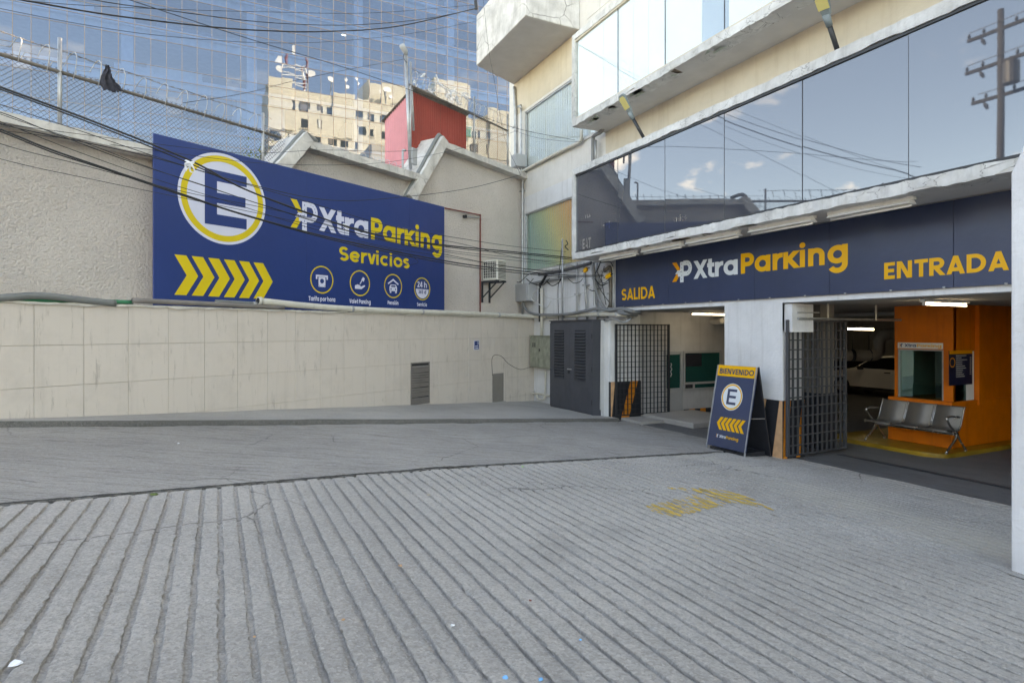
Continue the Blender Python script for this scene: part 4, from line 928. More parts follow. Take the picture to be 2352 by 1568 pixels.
# ------------------------------------------------------------------ billboard
BY = -.345
bbd = thing('billboard', 'large blue parking billboard with yellow arrows and white letters on the stucco wall', 'billboard', (-7.6, BY, .5), L)
bx0, bx1, bz0_, bz1_ = onL(352, 500, BY).x, onL(1021, 600, BY).x, .43, onL(352, 305, BY).z
nx, nz = 40, 12; mb = MB()
def puff(x, z): return BY
vs_ = [(bx0 + (bx1 - bx0) * i / nx, BY + .0, bz0_ + (bz1_ - bz0_) * j / nz) for i in range(nx + 1) for j in range(nz + 1)]
MB().box(bx0, bx1, BY, BY + .035, bz0_, bz1_).build('canvas', m['b_blue'], bbd, bevel=.01)
for k in range(6): MB().box(bx0 + .2 + k * 1.38, bx0 + .25 + k * 1.38, BY + .036, -.002, bz0_, min(bz1_ - .05, zA - .2)).build('rear_strut', m['redpaint'], bbd)
for k in range(4): MB().box(bx0 + 1.5 * (k + 1) - .004, bx0 + 1.5 * (k + 1) + .004, BY - .0015, BY + .01, bz0_ + .01, bz1_ - .01).build('weld_seam', m['navy'], bbd)
BP = Plane2((0, BY, 0), (1, 0, 0), (0, 0, 1), (0, -1, 0))
def bp(u, v): p = onL(u, v, BY); return p.x, p.z
def c3(x, y): return 306.2 + x * .36456, 245 + y * .36456
def bc(x, y): return bp(*c3(x, y))
ex, ez = bc(572, 583); er = (bc(570, 297)[1] - bc(570, 867)[1]) / 2
mb = MB(); disc(mb, BP, ex, ez, er, .003); mb.build('roundel', m['b_white'], bbd)
mb = MB(); ring(mb, BP, ex, ez, er * .94, er * .81, .004); mb.build('roundel_ring', m['b_yel'], bbd)
mb = MB(); w, h, q = er * .96, er * 1.20, er * .27; x0 = ex - w * .45; z0 = ez - h / 2
for (a, b_, c_, d_) in ((0, q, 0, h), (q, w, 0, q * .88), (q, w * .97, h / 2 - q * .42, h / 2 + q * .42), (q, w, h - q * .88, h)): poly(mb, BP, [(x0 + a, z0 + c_), (x0 + b_, z0 + c_), (x0 + b_, z0 + d_), (x0 + a, z0 + d_)], .005)
mb.build('letter', m['b_blue'], bbd)
cx0, cz0 = bc(258, 1184); cx1, _ = bc(878, 1100); czt = bc(258, 930)[1]; ch = czt - cz0; pitch = (cx1 - cx0) * .1665; cw = ch * .29; tip = ch * .30
for i in range(6):
    x = cx0 + i * (cx1 - cx0 - cw - tip) / 5; mb = MB(); zm = cz0 + ch / 2
    mb.add([BP.p(*p, .003) for p in ((x, cz0 + ch), (x + cw, cz0 + ch), (x + cw + tip, zm), (x + cw, cz0), (x, cz0), (x + tip, zm))], [(0, 1, 2, 5), (5, 2, 3, 4)]); mb.build('chevron', m['b_yel'], bbd)
xa_, zb = bc(1168, 622); xb_ = bc(1490, 690)[0]; zt_ = bc(1168, 498)[1]; hc = zt_ - zb
hc = .507; zb = 2.135
text(bbd, BP, 'Xtra', xa_, zb, hc, xb_ - xa_, m['b_white'], .22)
xc_ = bc(1497, 700)[0]; xd_ = bc(1952, 760)[0]
text(bbd, BP, 'Parking', xc_, zb, hc, xd_ - xc_, m['b_yel'], .22)
xl = bc(990, 600)[0]; xl2 = bc(1162, 600)[0]
logo(bbd, BP, xl, zb, hc * 1.1, xl2 - xl, m['b_white'], m['b_yel'], m['b_blue'])
xs0, zs = bc(1297, 968); xs1, _ = bc(1742, 1018)
text(bbd, BP, 'Servicios', xs0, zs, bc(1297, 878)[1] - zs, xs1 - xs0, m['b_yel'], .2)
ic = [(1188, 1090, 87), (1428, 1112, 81), (1637, 1130, 76), (1820, 1148, 72)]
for n_, (x, y, r_) in enumerate(ic):
    ix, iz = bc(x, y); ir = (bc(x, y - r_)[1] - bc(x, y + r_)[1]) / 2
    mb = MB(); ring(mb, BP, ix, iz, ir, ir * .91, .003); mb.build('icon_ring', m['b_yel'], bbd)
    mb = MB(); d = .003
    S_ = lambda pts: [(ix + a * ir, iz + b2 * ir) for a, b2 in pts]
    if n_ == 0:
        rib(mb, BP, S_([(-.46, .02), (-.46, .27), (.46, .27), (.46, .02)]), .13 * ir, False, d); poly(mb, BP, S_([(-.30, .18), (.30, .18), (.30, -.52), (-.30, -.52)]), d + .001)
        k = MB(); disc(k, BP, ix, iz - .1 * ir, .17 * ir, d + .003, 24); poly(k, BP, S_([(.2, -.48), (.26, -.48), (.26, -.36)]), d + .003); poly(k, BP, S_([(-.26, -.48), (-.2, -.48), (-.26, -.36)]), d + .003); k.build('icon_detail', m['b_blue'], bbd)
    elif n_ == 1:
        poly(mb, BP, S_([(-.50, -.20), (-.25, -.10), (0, -.16), (.08, -.26), (.45, -.12), (.52, -.2), (.15, -.45), (-.5, -.45)]), d); poly(mb, BP, S_([(.12, .28), (.30, .50), (.46, .40), (.36, .12)]), d + .001); rib(mb, BP, S_([(.20, .24), (-.02, -.06)]), .09 * ir, False, d + .002)
    elif n_ == 2:
        rib(mb, BP, S_([(-.58, .16), (0, .52), (.58, .16)]), .13 * ir, False, d); poly(mb, BP, S_([(-.42, -.42), (-.42, -.08), (-.28, .12), (.28, .12), (.42, -.08), (.42, -.42)]), d + .001); poly(mb, BP, S_([(-.38, -.58), (-.22, -.58), (-.22, -.44), (-.38, -.44)]), d + .002); poly(mb, BP, S_([(.22, -.58), (.38, -.58), (.38, -.44), (.22, -.44)]), d + .002)
        k = MB(); poly(k, BP, S_([(-.26, -.08), (-.2, .05), (.2, .05), (.26, -.08)]), d + .003); disc(k, BP, ix - .25 * ir, iz - .26 * ir, .07 * ir, d + .003, 16); disc(k, BP, ix + .25 * ir, iz - .26 * ir, .07 * ir, d + .003, 16); k.build('icon_detail', m['b_blue'], bbd)
    else:
        poly(mb, BP, [(ix + a * ir, iz + b2 * ir) for a, b2 in arc(0, -.02, .80, .80, 180, 360, 30)], d)
        text(bbd, BP, '24 h', ix - .62 * ir, iz + .12 * ir, .5 * ir, 1.24 * ir, m['b_white'], .2, d, per=False, name='lettering'); text(bbd, BP, '365 d', ix - .5 * ir, iz - .42 * ir, .32 * ir, 1.0 * ir, m['b_blue'], .2, d + .003, per=False, name='lettering')
    mb.build('icon', m['b_white'], bbd)
for s_, xa2, xb2, y in (('Tarifa por hora', 1104, 1273, 1221), ('Valet Parking', 1361, 1496, 1237), ('Pensión', 1602, 1671, 1246), ('Servicio', 1787, 1850, 1256)):
    a, zb_ = bc(xa2, y); b_ = bc(xb2, y)[0]; text(bbd, BP, s_, a, zb_, .095, b_ - a, m['b_white'], .22, .003, per=False, name='lettering')
# red angle frame left over from a wider board
rf = thing('red_frame', 'thin red steel frame sticking out right of the billboard', 'frame', (-3.0, -.06, .5), L)
p = [onL(1022, 478, -.06), onL(1103, 494, -.06), onL(1095, 714, -.06)]
MB().obox(p[0], p[1], .03, .03).build('top_bar', m['redpaint'], rf); MB().obox(p[1] + Vector((0, 0, .025)), Vector((p[1].x, -.06, .4)), .03, .03).build('post', m['redpaint'], rf)
a = onL(1068, 498, -.06); MB().obox(a, onL(1102, 499, -.06), .03, .03).build('bracket', m['galv'], rf); MB().box(a.x - .06, a.x, -.14, -.02, a.z - .04, a.z + .04).build('fitting', m['dark'], rf)

# ------------------------------------------------------------------ pipes lying on the tiled wall
def pipe(name, label, pts, r, mat, fr_=L, cat='pipe', n=12, sub=6, rings=None, parts=None):
    t_ = thing(name, label, cat, tuple(pts[0]), fr_); sp_ = smoothpts(pts, sub)
    MB().tube(sp_, r, n).build('run', m[mat], t_, smooth=True)
    if rings:
        for k in rings:
            p_ = sp_[int(k * (len(sp_) - 2))]; q_ = sp_[int(k * (len(sp_) - 2)) + 1]; dd = (q_ - p_).normalized()
            MB().tube([p_ - dd * .03, p_ + dd * .03], r * 1.12, n).build('coupling', m['boxgrey'], t_, smooth=True)
    return t_
def lp(u, v, ly): return onL(u, v, ly)
wpp = pipe('white_drain_pipe', 'long yellowed white drain pipe along the top of the tiled wall', [lp(594, 691, LT - .02), lp(740, 705, LT - .04), lp(880, 713, LT - .04), lp(1050, 719, LT - .04), lp(1160, 724, LT - .04), L.i @ onX(1235, 727, 8.86), L.i @ onX(1310, 724, 8.80), L.i @ onX(1390, 721, 8.78), L.i @ onX(1428, 722, 8.80), L.i @ onX(1450, 727, 9.3)], .062, 'pvc', rings=(.18, .30, .45, .62, .78, .88))
p_ = lp(594, 691, LT - .02); MB().tube([p_ + Vector((-.012, 0, .003)), p_ + Vector((.05, 0, -.001))], .078, 14).build('socket', m['pvc'], wpp, smooth=True); MB().tube([p_ + Vector((-.016, 0, .003)), p_ + Vector((.03, 0, 0))], .055, 14).build('bore', m['dark'], wpp)
pipe('grey_pipe', 'thin grey pipe on the wall top reaching the middle of the billboard', [lp(495, 692, LT - .0), lp(600, 698, LT - .0), lp(675, 704, LT - .0), lp(800, 711, LT + .02)], .032, 'pvcgrey', rings=(.3,))
pipe('green_pipe', 'green plastic pipe lying on the tiled wall at the far left', [lp(-60, 690, LT + .02), lp(60, 689, LT + .02), lp(170, 691, LT + .02), lp(305, 694, LT + .02)], .034, 'pvcgreen')
pipe('grey_hose', 'thick grey hose lying over the green pipe on the far left', [lp(-60, 688, LT - .04), lp(30, 682, LT - .04), lp(95, 679, LT - .04), lp(180, 688, LT - .04), lp(265, 697, LT - .03)], .05, 'pvcgrey')
pipe('brown_grey_pipe', 'brown grey pipe under the left lower corner of the billboard', [lp(304, 690, LT - .03), lp(420, 695, LT - .03), lp(560, 702, LT - .03), lp(652, 706, LT - .03)], .042, 'vent')

# ------------------------------------------------------------------ air conditioner on its bracket
acx0, acx1 = -2.22, -1.78; acz0, acz1 = 1.50, 2.10; acy = -.62
ac = thing('air_conditioner', 'cream air conditioner box on a black bracket on the stucco wall', 'air conditioner', (acx0, -.05, 1.0), L)
MB().box(acx0, acx1, acy, -.08, acz0, acz1).build('casing', m['ac'], ac, bevel=.015)
box('fan_opening', m['acdark'], ac, acx0 - .006, acx0 - .0005, acy + .04, -.12, acz0 + .05, acz1 - .05)
mb = MB()
for k in range(7): mb.box(acx0 - .013, acx0 - .007, acy + .04 + k * .063, acy + .052 + k * .063, acz0 + .05, acz1 - .05)
for k in range(7): mb.box(acx0 - .020, acx0 - .0135, acy + .04, -.12, acz0 + .06 + k * .075, acz0 + .070 + k * .075)
mb.build('fan_guard', m['ac'], ac)
mb = MB()
for k in range(13): mb.box(acx0 + .05, acx1 - .03, acy - .008, acy - .0005, acz0 + .05 + k * .040, acz0 + .05 + k * .040 + .014)
mb.build('side_louvres', m['acdark'], ac)
for x in (acx0 + .02, acx1 - .06):
    mb = MB(); mb.box(x, x + .045, -.05, -.004, .85, 1.48); mb.box(x, x + .045, acy - .02, -.05, 1.44, 1.482); mb.build('bracket', m['gate'], ac)
    MB().obox((x + .022, acy + .05, 1.44), (x + .022, -.05, 1.0), .03, .03).build('strut', m['gate'], ac)
box('bracket_bar', m['gate'], ac, acx0 - .02, acx1 + .02, acy + .02, acy + .06, 1.483, 1.499)

# ------------------------------------------------------------------ fences with razor wire
def chain(lx0, lx1, z0, z1, ly, pitch=.078):
    mb = MB(); w, h = lx1 - lx0, z1 - z0; n = int((w + h) / pitch) + 1; r_ = .0036
    for s_ in (1, -1):
        for k in range(n):
            c_ = k * pitch; pts = []
            xa, xb = max(0, c_ - h), min(w, c_)
            if xb - xa < .01: continue
            for x in (xa, xb):
                z = c_ - x; X_ = lx0 + x if s_ == 1 else lx1 - x; pts.append(Vector((X_, ly + (.004 * s_), z0 + z)))
            mb.tube(pts, r_, 3, False)
    return mb
def coil(p0, p1, rad, pitch, seed, keep=1.0):
    rr = random.Random(seed); p0 = Vector(p0); p1 = Vector(p1); n = int((p1 - p0).length / pitch); pts = []; mb = MB(); d = (p1 - p0) / n
    for i in range(n):
        r1 = rad * rr.uniform(.8, 1.1); a0 = rr.uniform(-.2, .2); q = []
        for k in range(15):
            a = 2 * math.pi * k / 14 + a0; q.append(p0 + d * (i + k / 14 * .55) + Vector((rr.uniform(-.006, .006) + .05 * math.sin(a), math.cos(a) * r1 * .55, math.sin(a) * r1)))
        mb.tube(q, .0065, 4, False)
        if i < n - 1: mb.tube([q[-1], p0 + d * (i + 1)], .005, 3, False)
    return mb
def post(parent, x, ly, z0, z1, r_=.03, mt='galv'): MB().tube([(x, ly, z0), (x, ly, z1)], r_, 10).build('post', m[mt], parent, smooth=True)
f1 = thing('chain_link_fence', 'chain link fence with razor wire on the stucco wall above the billboard', 'fence', (-11, .1, zA), L)
chain(-16.5, -8.75, zA - .02, 4.10, .10).build('mesh', m['wire'], f1, kind='stuff')
MB().tube([(-16.5, .09, 4.03), (-8.85, .09, 4.03)], .030, 8).build('top_rail', m['rail'], f1, smooth=True)
for x, zt2 in ((-16.2, 4.5), (-12.70, 4.56), (-9.25, 4.42)): post(f1, x, .09, zA, zt2)
zz = [(-16.5 + k * .25, 4.36 + .012 * math.sin(k * 1.7)) for k in range(30)]
MB().tube([(x, .09, z) for x, z in zz], .006, 4).build('barbed_strand', m['rail'], f1)
mb = MB()
for k in range(62):
    x = -16.4 + k * .12; z = 4.36; mb.tube([(x - .02, .07, z - .025), (x + .02, .11, z + .025)], .004, 3); mb.tube([(x - .02, .11, z + .02), (x + .02, .07, z - .02)], .004, 3)
mb.build('barbs', m['rail'], f1)
coil((-16.4, .05, 4.17), (-9.2, .05, 4.17), .20, .34, 3).build('razor_coil', m['razor'], f1)
f2 = thing('razor_wire_run', 'loose razor wire coil along the middle coping of the stucco wall', 'razor wire', (-8, .1, zB), L)
coil((-9.15, .2, zB - .02), (-5.1, .2, zB + .12), .19, .24, 8).build('razor_coil', m['razor'], f2)
MB().tube([(-9.2, .2, zB + .20), (-7, .2, zB + .18), (-5.1, .2, zB + .22)], .005, 4).build('strand', m['rail'], f2)
f3 = thing('chain_link_fence', 'chain link fence with snagged white plastic above the right end of the stucco wall', 'fence', (-2.5, .1, zC), L)
chain(-2.55, -.70, zC - .02, 6.46, .10).build('mesh', m['wire'], f3, kind='stuff')
MB().tube([(-5.1, .09, 6.40), (-.70, .09, 6.40)], .028, 8).build('top_rail', m['rail'], f3, smooth=True)
for x, zt2 in ((-2.42, 6.95), (-.70, 6.95), (-5.06, 7.0)): post(f3, x, .09, zC if x > -4.5 else 4.2, zt2, .028)
coil((-5.0, .05, 6.60), (-.8, .05, 6.60), .20, .21, 12).build('razor_coil', m['razor'], f3)
MB().tube([(-5.05, .08, 6.83), (-3, .08, 6.80), (-.7, .08, 6.83)], .006, 4).build('barbed_strand', m['rail'], f3)
rp_ = random.Random(31)
for k in range(16):
    c_ = Vector((rp_.uniform(-4.9, -2.9), .02, rp_.uniform(6.42, 6.85))); q = [c_ + Vector((rp_.uniform(-.16, .16), rp_.uniform(-.05, .05), rp_.uniform(-.10, .10))) for _ in range(4)]
    MB().tube(smoothpts([c_] + q, 3), [.016] * 13, 4).build('plastic_shred', m['plastic'], f3)
# garment caught on the left fence
g = thing('hanging_cloth', 'dark grey garment snagged on the razor wire of the left fence', 'cloth', tuple(onL(250, 200, .02)), L)
gp = onL(243, 152, .02); vs_ = []; nu_, nv_ = 12, 16; rg = random.Random(3)
for i in range(nv_ + 1):
    s_ = i / nv_; half = .022 + .06 * min(1, s_ * 2) + (.09 * max(0, s_ - .45) / .55 if s_ < .9 else .06); cxo = .02 * math.sin(s_ * 7) + .10 * max(0, s_ - .4) / .6
    for j in range(nu_ + 1):
        q = j / nu_ * 2 - 1; fold = .030 * math.sin(q * 7 + s_ * 4) + .018 * math.sin(q * 15 - s_ * 9)
        vs_.append((gp.x + cxo + q * half * (1 + .12 * math.sin(i * 1.7 + j)), gp.y - .04 + fold, gp.z - s_ * .38 + .05 * q * max(0, s_ - .4) + (rg.uniform(-.03, .03) if i == nv_ else .012 * math.sin(q * 9 + i))))
o = MB().add(vs_, [(i * (nu_ + 1) + j, i * (nu_ + 1) + j + 1, (i + 1) * (nu_ + 1) + j + 1, (i + 1) * (nu_ + 1) + j) for i in range(nv_) for j in range(nu_)]).build('fabric', m['cloth'], g, smooth=True)
so = o.modifiers.new('thick', 'SOLIDIFY'); so.thickness = .006

# ------------------------------------------------------------------ red corrugated shed on the terrace
sh = thing('corrugated_shed', 'red and pink corrugated metal shed behind the stucco wall', 'shed', (-3.5, 1.0, 2.4), L)
sx0, sx1, sy0, sy1, st0, st1 = -4.61, -2.31, .50, 1.52, 6.50, 5.90
def corr(p0, p1, z0, zt0, zt1, amp, per, nrm):
    p0 = Vector(p0); p1 = Vector(p1); n = int((p1 - p0).length / per * 6); vs_ = []; nrm = Vector(nrm)
    for i in range(n + 1):
        t_ = i / n; p_ = p0.lerp(p1, t_) + nrm * amp * math.sin(t_ * (p1 - p0).length / per * 2 * math.pi); vs_ += [(p_.x, p_.y, z0), (p_.x, p_.y, zt0 + (zt1 - zt0) * t_)]
    return MB().add(vs_, [(2 * i, 2 * i + 2, 2 * i + 3, 2 * i + 1) for i in range(n)])
corr((sx0, sy0, 0), (sx0 + 1.15, sy0, 0), 2.4, st0, st0, .014, .076, (0, -1, 0)).build('front_sheet', m['shedred'], sh, smooth=True)
corr((sx0 + 1.155, sy0 - .012, 0), (sx1, sy0 - .012, 0), 2.4, st0, st0, .014, .076, (0, -1, 0)).build('front_sheet', m['shedred'], sh, smooth=True)
corr((sx0, sy0 + .02, 0), (sx0, sy1, 0), 2.4, st0, st1, .012, .076, (-1, 0, 0)).build('side_sheet', m['shedpink'], sh, smooth=True)
corr((sx1, sy0 + .02, 0), (sx1, sy1, 0), 2.4, st0, st1, .012, .076, (1, 0, 0)).build('side_sheet', m['shedred'], sh, smooth=True)
mb = MB(); n = 120; vs_ = []
for i in range(n + 1):
    x = sx0 - .06 + (sx1 - sx0 + .12) * i / n; dz_ = .016 * math.sin(i / n * 2.4 / .076 * 2 * math.pi); vs_ += [(x, sy0 - .10, st0 + .07 + dz_), (x, sy1 + .10, st1 - .02 + dz_)]
mb.add(vs_, [(2 * i, 2 * i + 2, 2 * i + 3, 2 * i + 1) for i in range(n)]); ro = mb.build('roof_sheet', m['rail'], sh, smooth=True)
so = ro.modifiers.new('thick', 'SOLIDIFY'); so.thickness = .02
# lamp mast and lamp by the corner
lm = thing('lamp_mast', 'thin galvanised mast with a small street lamp left of the red shed', 'lamp', tuple(onL(938, 385, .12)), L)
a = onL(943, 388, .12); b_ = onL(932, 128, .12)
MB().tube([a, b_], .045, 12).build('pole', m['galv'], lm, smooth=True); MB().tube([onL(950, 300, .14), onL(944, 172, .14)], .03, 8).build('second_pole', m['galv'], lm, smooth=True)
MB().tube([b_, b_ + Vector((-.03, -.02, .08)), b_ + Vector((-.20, -.06, .17))], [.045, .07, .075], 12).build('head', m['boxgrey'], lm, smooth=True)
MB().tube(smoothpts([b_ + Vector((-.08, -.02, .02)), b_ + Vector((-.09, -.02, -.12)), b_ + Vector((.0, -.05, -.2))], 5), .008, 5).build('lead', m['cable'], lm)
box('meter_box', m['boxgrey'], lm, a.x - .03, a.x + .14, .02, .11, zB - .02 + .35, zB + .75)
mb = MB(); mb.tube([(a.x - .30, .1, zB - .1), (a.x - .30, .1, zB + .62)], .028, 8).tube([(a.x - .30, .1, zB + .62), (a.x - .2, .1, zB + .64)], .028, 8); mb.build('stub_post', m['boxgrey'], lm, smooth=True)

# ------------------------------------------------------------------ dark louvred cabinet
c0_ = onX(1262, 935, XF); cab_x = 8.62
cy1 = onX(1262, 935, cab_x).y; cy0 = onX(1362, 957, cab_x).y; cz0_ = onX(1362, 957, cab_x).z; cz1_ = onX(1362, 735, cab_x).z
cz0_ = min(cz0_, gz(8.7) + .075)
cb = thing('louvred_cabinet', 'tall dark grey steel cabinet with two louvred doors left of the exit', 'cabinet', (cab_x, (cy0 + cy1) / 2, cz0_))
MB().box(cab_x + .03, XF - .003, cy0, cy1, cz0_ - .02, cz1_).build('body', m['cab'], cb, bevel=.008)
ym = (cy0 + cy1) / 2
for (a, b_) in ((cy0 + .05, ym - .004), (ym + .004, cy1 - .03)):
    wv = b_ - a; l0, l1 = a + wv * .28, b_ - wv * .22; q0, q1 = cz0_ + .86, cz1_ - .26
    mb = MB(); x0, x1 = cab_x, cab_x + .028
    mb.box(x0, x1, a, l0, cz0_ + .06, cz1_ - .06).box(x0, x1, l1, b_, cz0_ + .06, cz1_ - .06).box(x0, x1, l0, l1, cz0_ + .06, q0).box(x0, x1, l0, l1, q1, cz1_ - .06)
    dr = mb.build('door', m['cab'], cb); n = 17
    for k in range(n):
        z = q0 + (q1 - q0) * k / n; hh = (q1 - q0) / n
        MB().prism([(x1 - .006, l0, z + hh * .52), (x0 - .026, l0, z + hh * .02), (x0 - .026, l0, z + hh * .16), (x1 - .006, l0, z + hh * .70)], (0, l1 - l0, 0)).build('slat', m['cab'], dr)
    MB().box(x1 - .003, x1 + .001, l0, l1, q0, q1).build('louvre_backing', m['dark'], dr)
box('frame_side', m['cab'], cb, cab_x - .012, cab_x + .03, cy0 - .002, cy0 + .046, cz0_ - .03, cz1_ + .02); box('top_rim', m['cab'], cb, cab_x - .01, XF - .003, cy0 - .01, cy1 + .01, cz1_ + .001, cz1_ + .022)
box('latch', m['galv'], cb, cab_x - .03, cab_x - .001, ym - .10, ym + .10, cz0_ + 1.14, cz0_ + 1.17); box('padlock', m['gate'], cb, cab_x - .04, cab_x - .002, ym + .015, ym + .06, cz0_ + 1.04, cz0_ + 1.12)
for k in range(3): box('hinge', m['gate'], cb, cab_x - .022, cab_x - .0125, cy0 + .02, cy0 + .05, cz0_ + .3 + k * .85, cz0_ + .42 + k * .85)
# white post and cables right of the cabinet
wp = thing('white_corner_post', 'thin white post with cables between the dark cabinet and the exit gate', 'post', (XF - .1, 12.72, gz(9)))
box('post', m['white'], wp, XF - .14, XF - .003, EXY + .01, EXY + .16, gz(9) - .02, cz1_ - .02)
for k in range(4): MB().tube([(XF - .16 - .01 * k, EXY + .03 + .03 * k, gz(9) + .1 + .05 * k), (XF - .16, EXY + .03 + .03 * k, cz1_)], .009, 6).build('cable', m['cablew'], wp)
# olive meter cabinet
mx = 8.72
eb = thing('meter_cabinet', 'weathered olive grey meter cabinet on the wall in the corner', 'cabinet', (mx, 15.5, -1.0))
ey1 = onX(1217, 800, mx).y; ey0 = max(onX(1262, 800, mx).y - .1, cy1 + .02); ez1 = onX(1240, 772, mx).z; ez0 = onX(1240, 845, mx).z; em = ey0 + (ey1 - ey0) * .56
MB().box(mx + .02, XF - .003, ey0, ey1, ez0, ez1).build('body', m['olive'], eb, bevel=.01)
box('door', m['olive'], eb, mx, mx + .02, em + .005, ey1 - .02, ez0 + .03, ez1 - .03); box('door', m['olive'], eb, mx, mx + .02, ey0 + .01, em - .005, ez0 + .03, ez1 - .03)
for k in range(2): box('sight_slot', m['dark'], eb, mx - .004, mx - .0005, ey1 - .24 - k * .12, ey1 - .18 - k * .12, ez0 + .62, ez0 + .76)
box('rim', m['olive'], eb, mx - .015, XF - .003, ey0 - .01, ey1 + .01, ez1 + .001, ez1 + .02); box('handle', m['gate'], eb, mx - .02, mx - .001, em - .06, em - .03, ez0 + .5, ez0 + .58)
# no smoking-area sign
sg = thing('small_blue_sign', 'small blue square sign on the tiled wall', 'sign', tuple(onL(1094, 793, LT)), L)
p_ = onL(1094, 792.5, LT); w = .115
MB().box(p_.x - w, p_.x + w, LT - .012, LT - .002, p_.z - .13, p_.z + .13).build('plate', m['b_white'], sg)
pl2 = Plane2((p_.x, LT - .012, p_.z), (1, 0, 0), (0, 0, 1), (0, -1, 0)); mb = MB(); poly(mb, pl2, [(-.1, -.115), (.1, -.115), (.1, .115), (-.1, .115)], .002); mb.build('blue_field', m['navy'], sg)
mb = MB(); poly(mb, pl2, [(-.08, -.04), (.06, -.04), (.06, -.015), (-.08, -.015)], .004); rib(mb, pl2, [(.03, .0), (.04, .04), (.02, .06), (.05, .09), (.08, .07), (.07, .02)], .012, False, .004); poly(mb, pl2, [(-.07, -.095), (.07, -.095), (.07, -.07), (-.07, -.07)], .004); mb.build('pictogram', m['b_white'], sg)
# ------------------------------------------------------------------ conduits, boxes and cables in the corner
def cx(u, v, X=8.9): return onX(u, v, X)
def conduit(name, label, pts, r_, mt, cat='conduit', clamps=()):
    t_ = thing(name, label, cat, tuple(pts[-1])); MB().tube(smoothpts(pts, 5) if len(pts) > 2 else pts, r_, 10).build('run', m[mt], t_, smooth=True)
    for k in clamps:
        p_ = Vector(pts[0]).lerp(Vector(pts[-1]), k); MB().box(p_.x - r_ - .01, XF - .002, p_.y - r_ - .05, p_.y + r_ + .05, p_.z - .02, p_.z + .02).build('clamp', m['galv'], t_)
gb = thing('grey_junction_box', 'grey junction box low in the corner under the rainbow blinds', 'box', (8.7, 16.3, .9))
ga = onX(1179, 690, 8.62); 
MB().box(8.66, XF - .003, onX(1212, 660, 8.66).y, onX(1179, 660, 8.66).y, onX(1195, 692, 8.66).z, onX(1195, 652, 8.66).z).build('body', m['boxgrey'], gb, bevel=.01)
MB().box(8.645, 8.66, onX(1210, 660, 8.66).y, onX(1181, 660, 8.66).y, onX(1195, 691, 8.66).z, onX(1195, 653, 8.66).z).build('lid', m['boxgrey'], gb, bevel=.004)
conduit('steel_mast', 'tall thin steel mast in front of the rainbow blinds', [cx(1292, 736, 8.72), cx(1292, 549, 8.72)], .028, 'galv')
conduit('steel_conduit', 'grey conduit under the left end of the lower window box', [cx(1325, 734), cx(1325, 604)], .030, 'boxgrey', clamps=(.45,))
conduit('steel_conduit', 'leaning galvanised conduit right of the steel mast', [cx(1349, 733), cx(1341, 603)], .036, 'galv', clamps=(.6,))
conduit('steel_conduit', 'curved galvanised conduit bending onto the drain pipe', [cx(1358, 604), cx(1365, 650), cx(1366, 700), cx(1374, 723), cx(1395, 728)], .038, 'galv', clamps=(.35,))
conduit('steel_conduit', 'straight galvanised conduit nearest the white fascia edge', [cx(1372, 734), cx(1371, 604)], .030, 'galv', clamps=(.55,))
conduit('steel_conduit', 'brown stained conduit beside the word SALIDA', [cx(1402, 706), cx(1402, 622), cx(1396, 616), cx(1388, 622)], .045, 'rail')
conduit('steel_conduit', 'thin conduit right beside the fascia edge', [cx(1409, 706), cx(1409, 612), cx(1404, 603), cx(1380, 602)], .022, 'boxgrey', clamps=(.3, .8))
conduit('white_downpipe', 'white down pipe running to the meter cabinet', [cx(1244, 772, 8.86), cx(1244, 662, 8.86)], .045, 'pvc', 'pipe')
conduit('black_cable_riser', 'thick black cable climbing to the window sill', [cx(1240, 739, 8.84), cx(1240, 660, 8.84), cx(1244, 650, 8.84), cx(1256, 630, 8.84)], .040, 'cable', 'cable')
conduit('grey_sloping_pipe', 'grey pipe running below the rainbow blinds', [cx(1209, 654), cx(1264, 643), cx(1322, 634)], .045, 'flex', 'pipe')
conduit('grey_sill_conduit', 'dark grey conduit along the sill of the rainbow blinds', [cx(1238, 631, 8.86), cx(1300, 620, 8.86), cx(1358, 604, 8.86)], .045, 'gate2', 'pipe')
conduit('flexible_conduit', 'thick grey flexible conduit sweeping from the junction box along the drain pipe', [cx(1201, 693, 8.75), cx(1207, 708, 8.75), cx(1222, 720, 8.72), cx(1262, 723, 8.70), cx(1305, 721, 8.70), cx(1345, 714, 8.68), cx(1372, 708, 8.68), cx(1400, 712, 8.68), cx(1428, 708, 8.70), cx(1448, 714, 8.72), cx(1470, 718, 9.1)], .042, 'flex')
conduit('flexible_conduit', 'grey flexible conduit dropping beside the curved conduit', [cx(1362, 604, 8.82), cx(1368, 660, 8.82), cx(1378, 690, 8.78), cx(1392, 710, 8.74), cx(1415, 717, 8.74), cx(1440, 720, 8.76), cx(1462, 724, 9.1)], .040, 'flex')
conduit('thin_conduit', 'thin galvanised conduit curling below the drain pipe over the exit', [cx(1390, 737, 8.8), cx(1410, 733, 8.78), cx(1425, 738, 8.78), cx(1437, 739, 8.78), cx(1450, 731, 8.9)], .022, 'galv')
conduit('pale_tap_pipe', 'pale pipe looping out of the wall under the meter cabinet', [cx(1262, 909, 8.9), cx(1240, 904, 8.9), cx(1225, 903, 8.9), cx(1215, 905, 8.9)], .035, 'pvc', 'pipe')
conduit('pale_tap_pipe', 'pale bent pipe down to the pavement under the meter cabinet', [cx(1253, 850, 8.92), cx(1252, 900, 8.92), cx(1248, 917, 8.9), cx(1236, 915, 8.9), cx(1232, 906, 8.9)], .030, 'pvc', 'pipe')
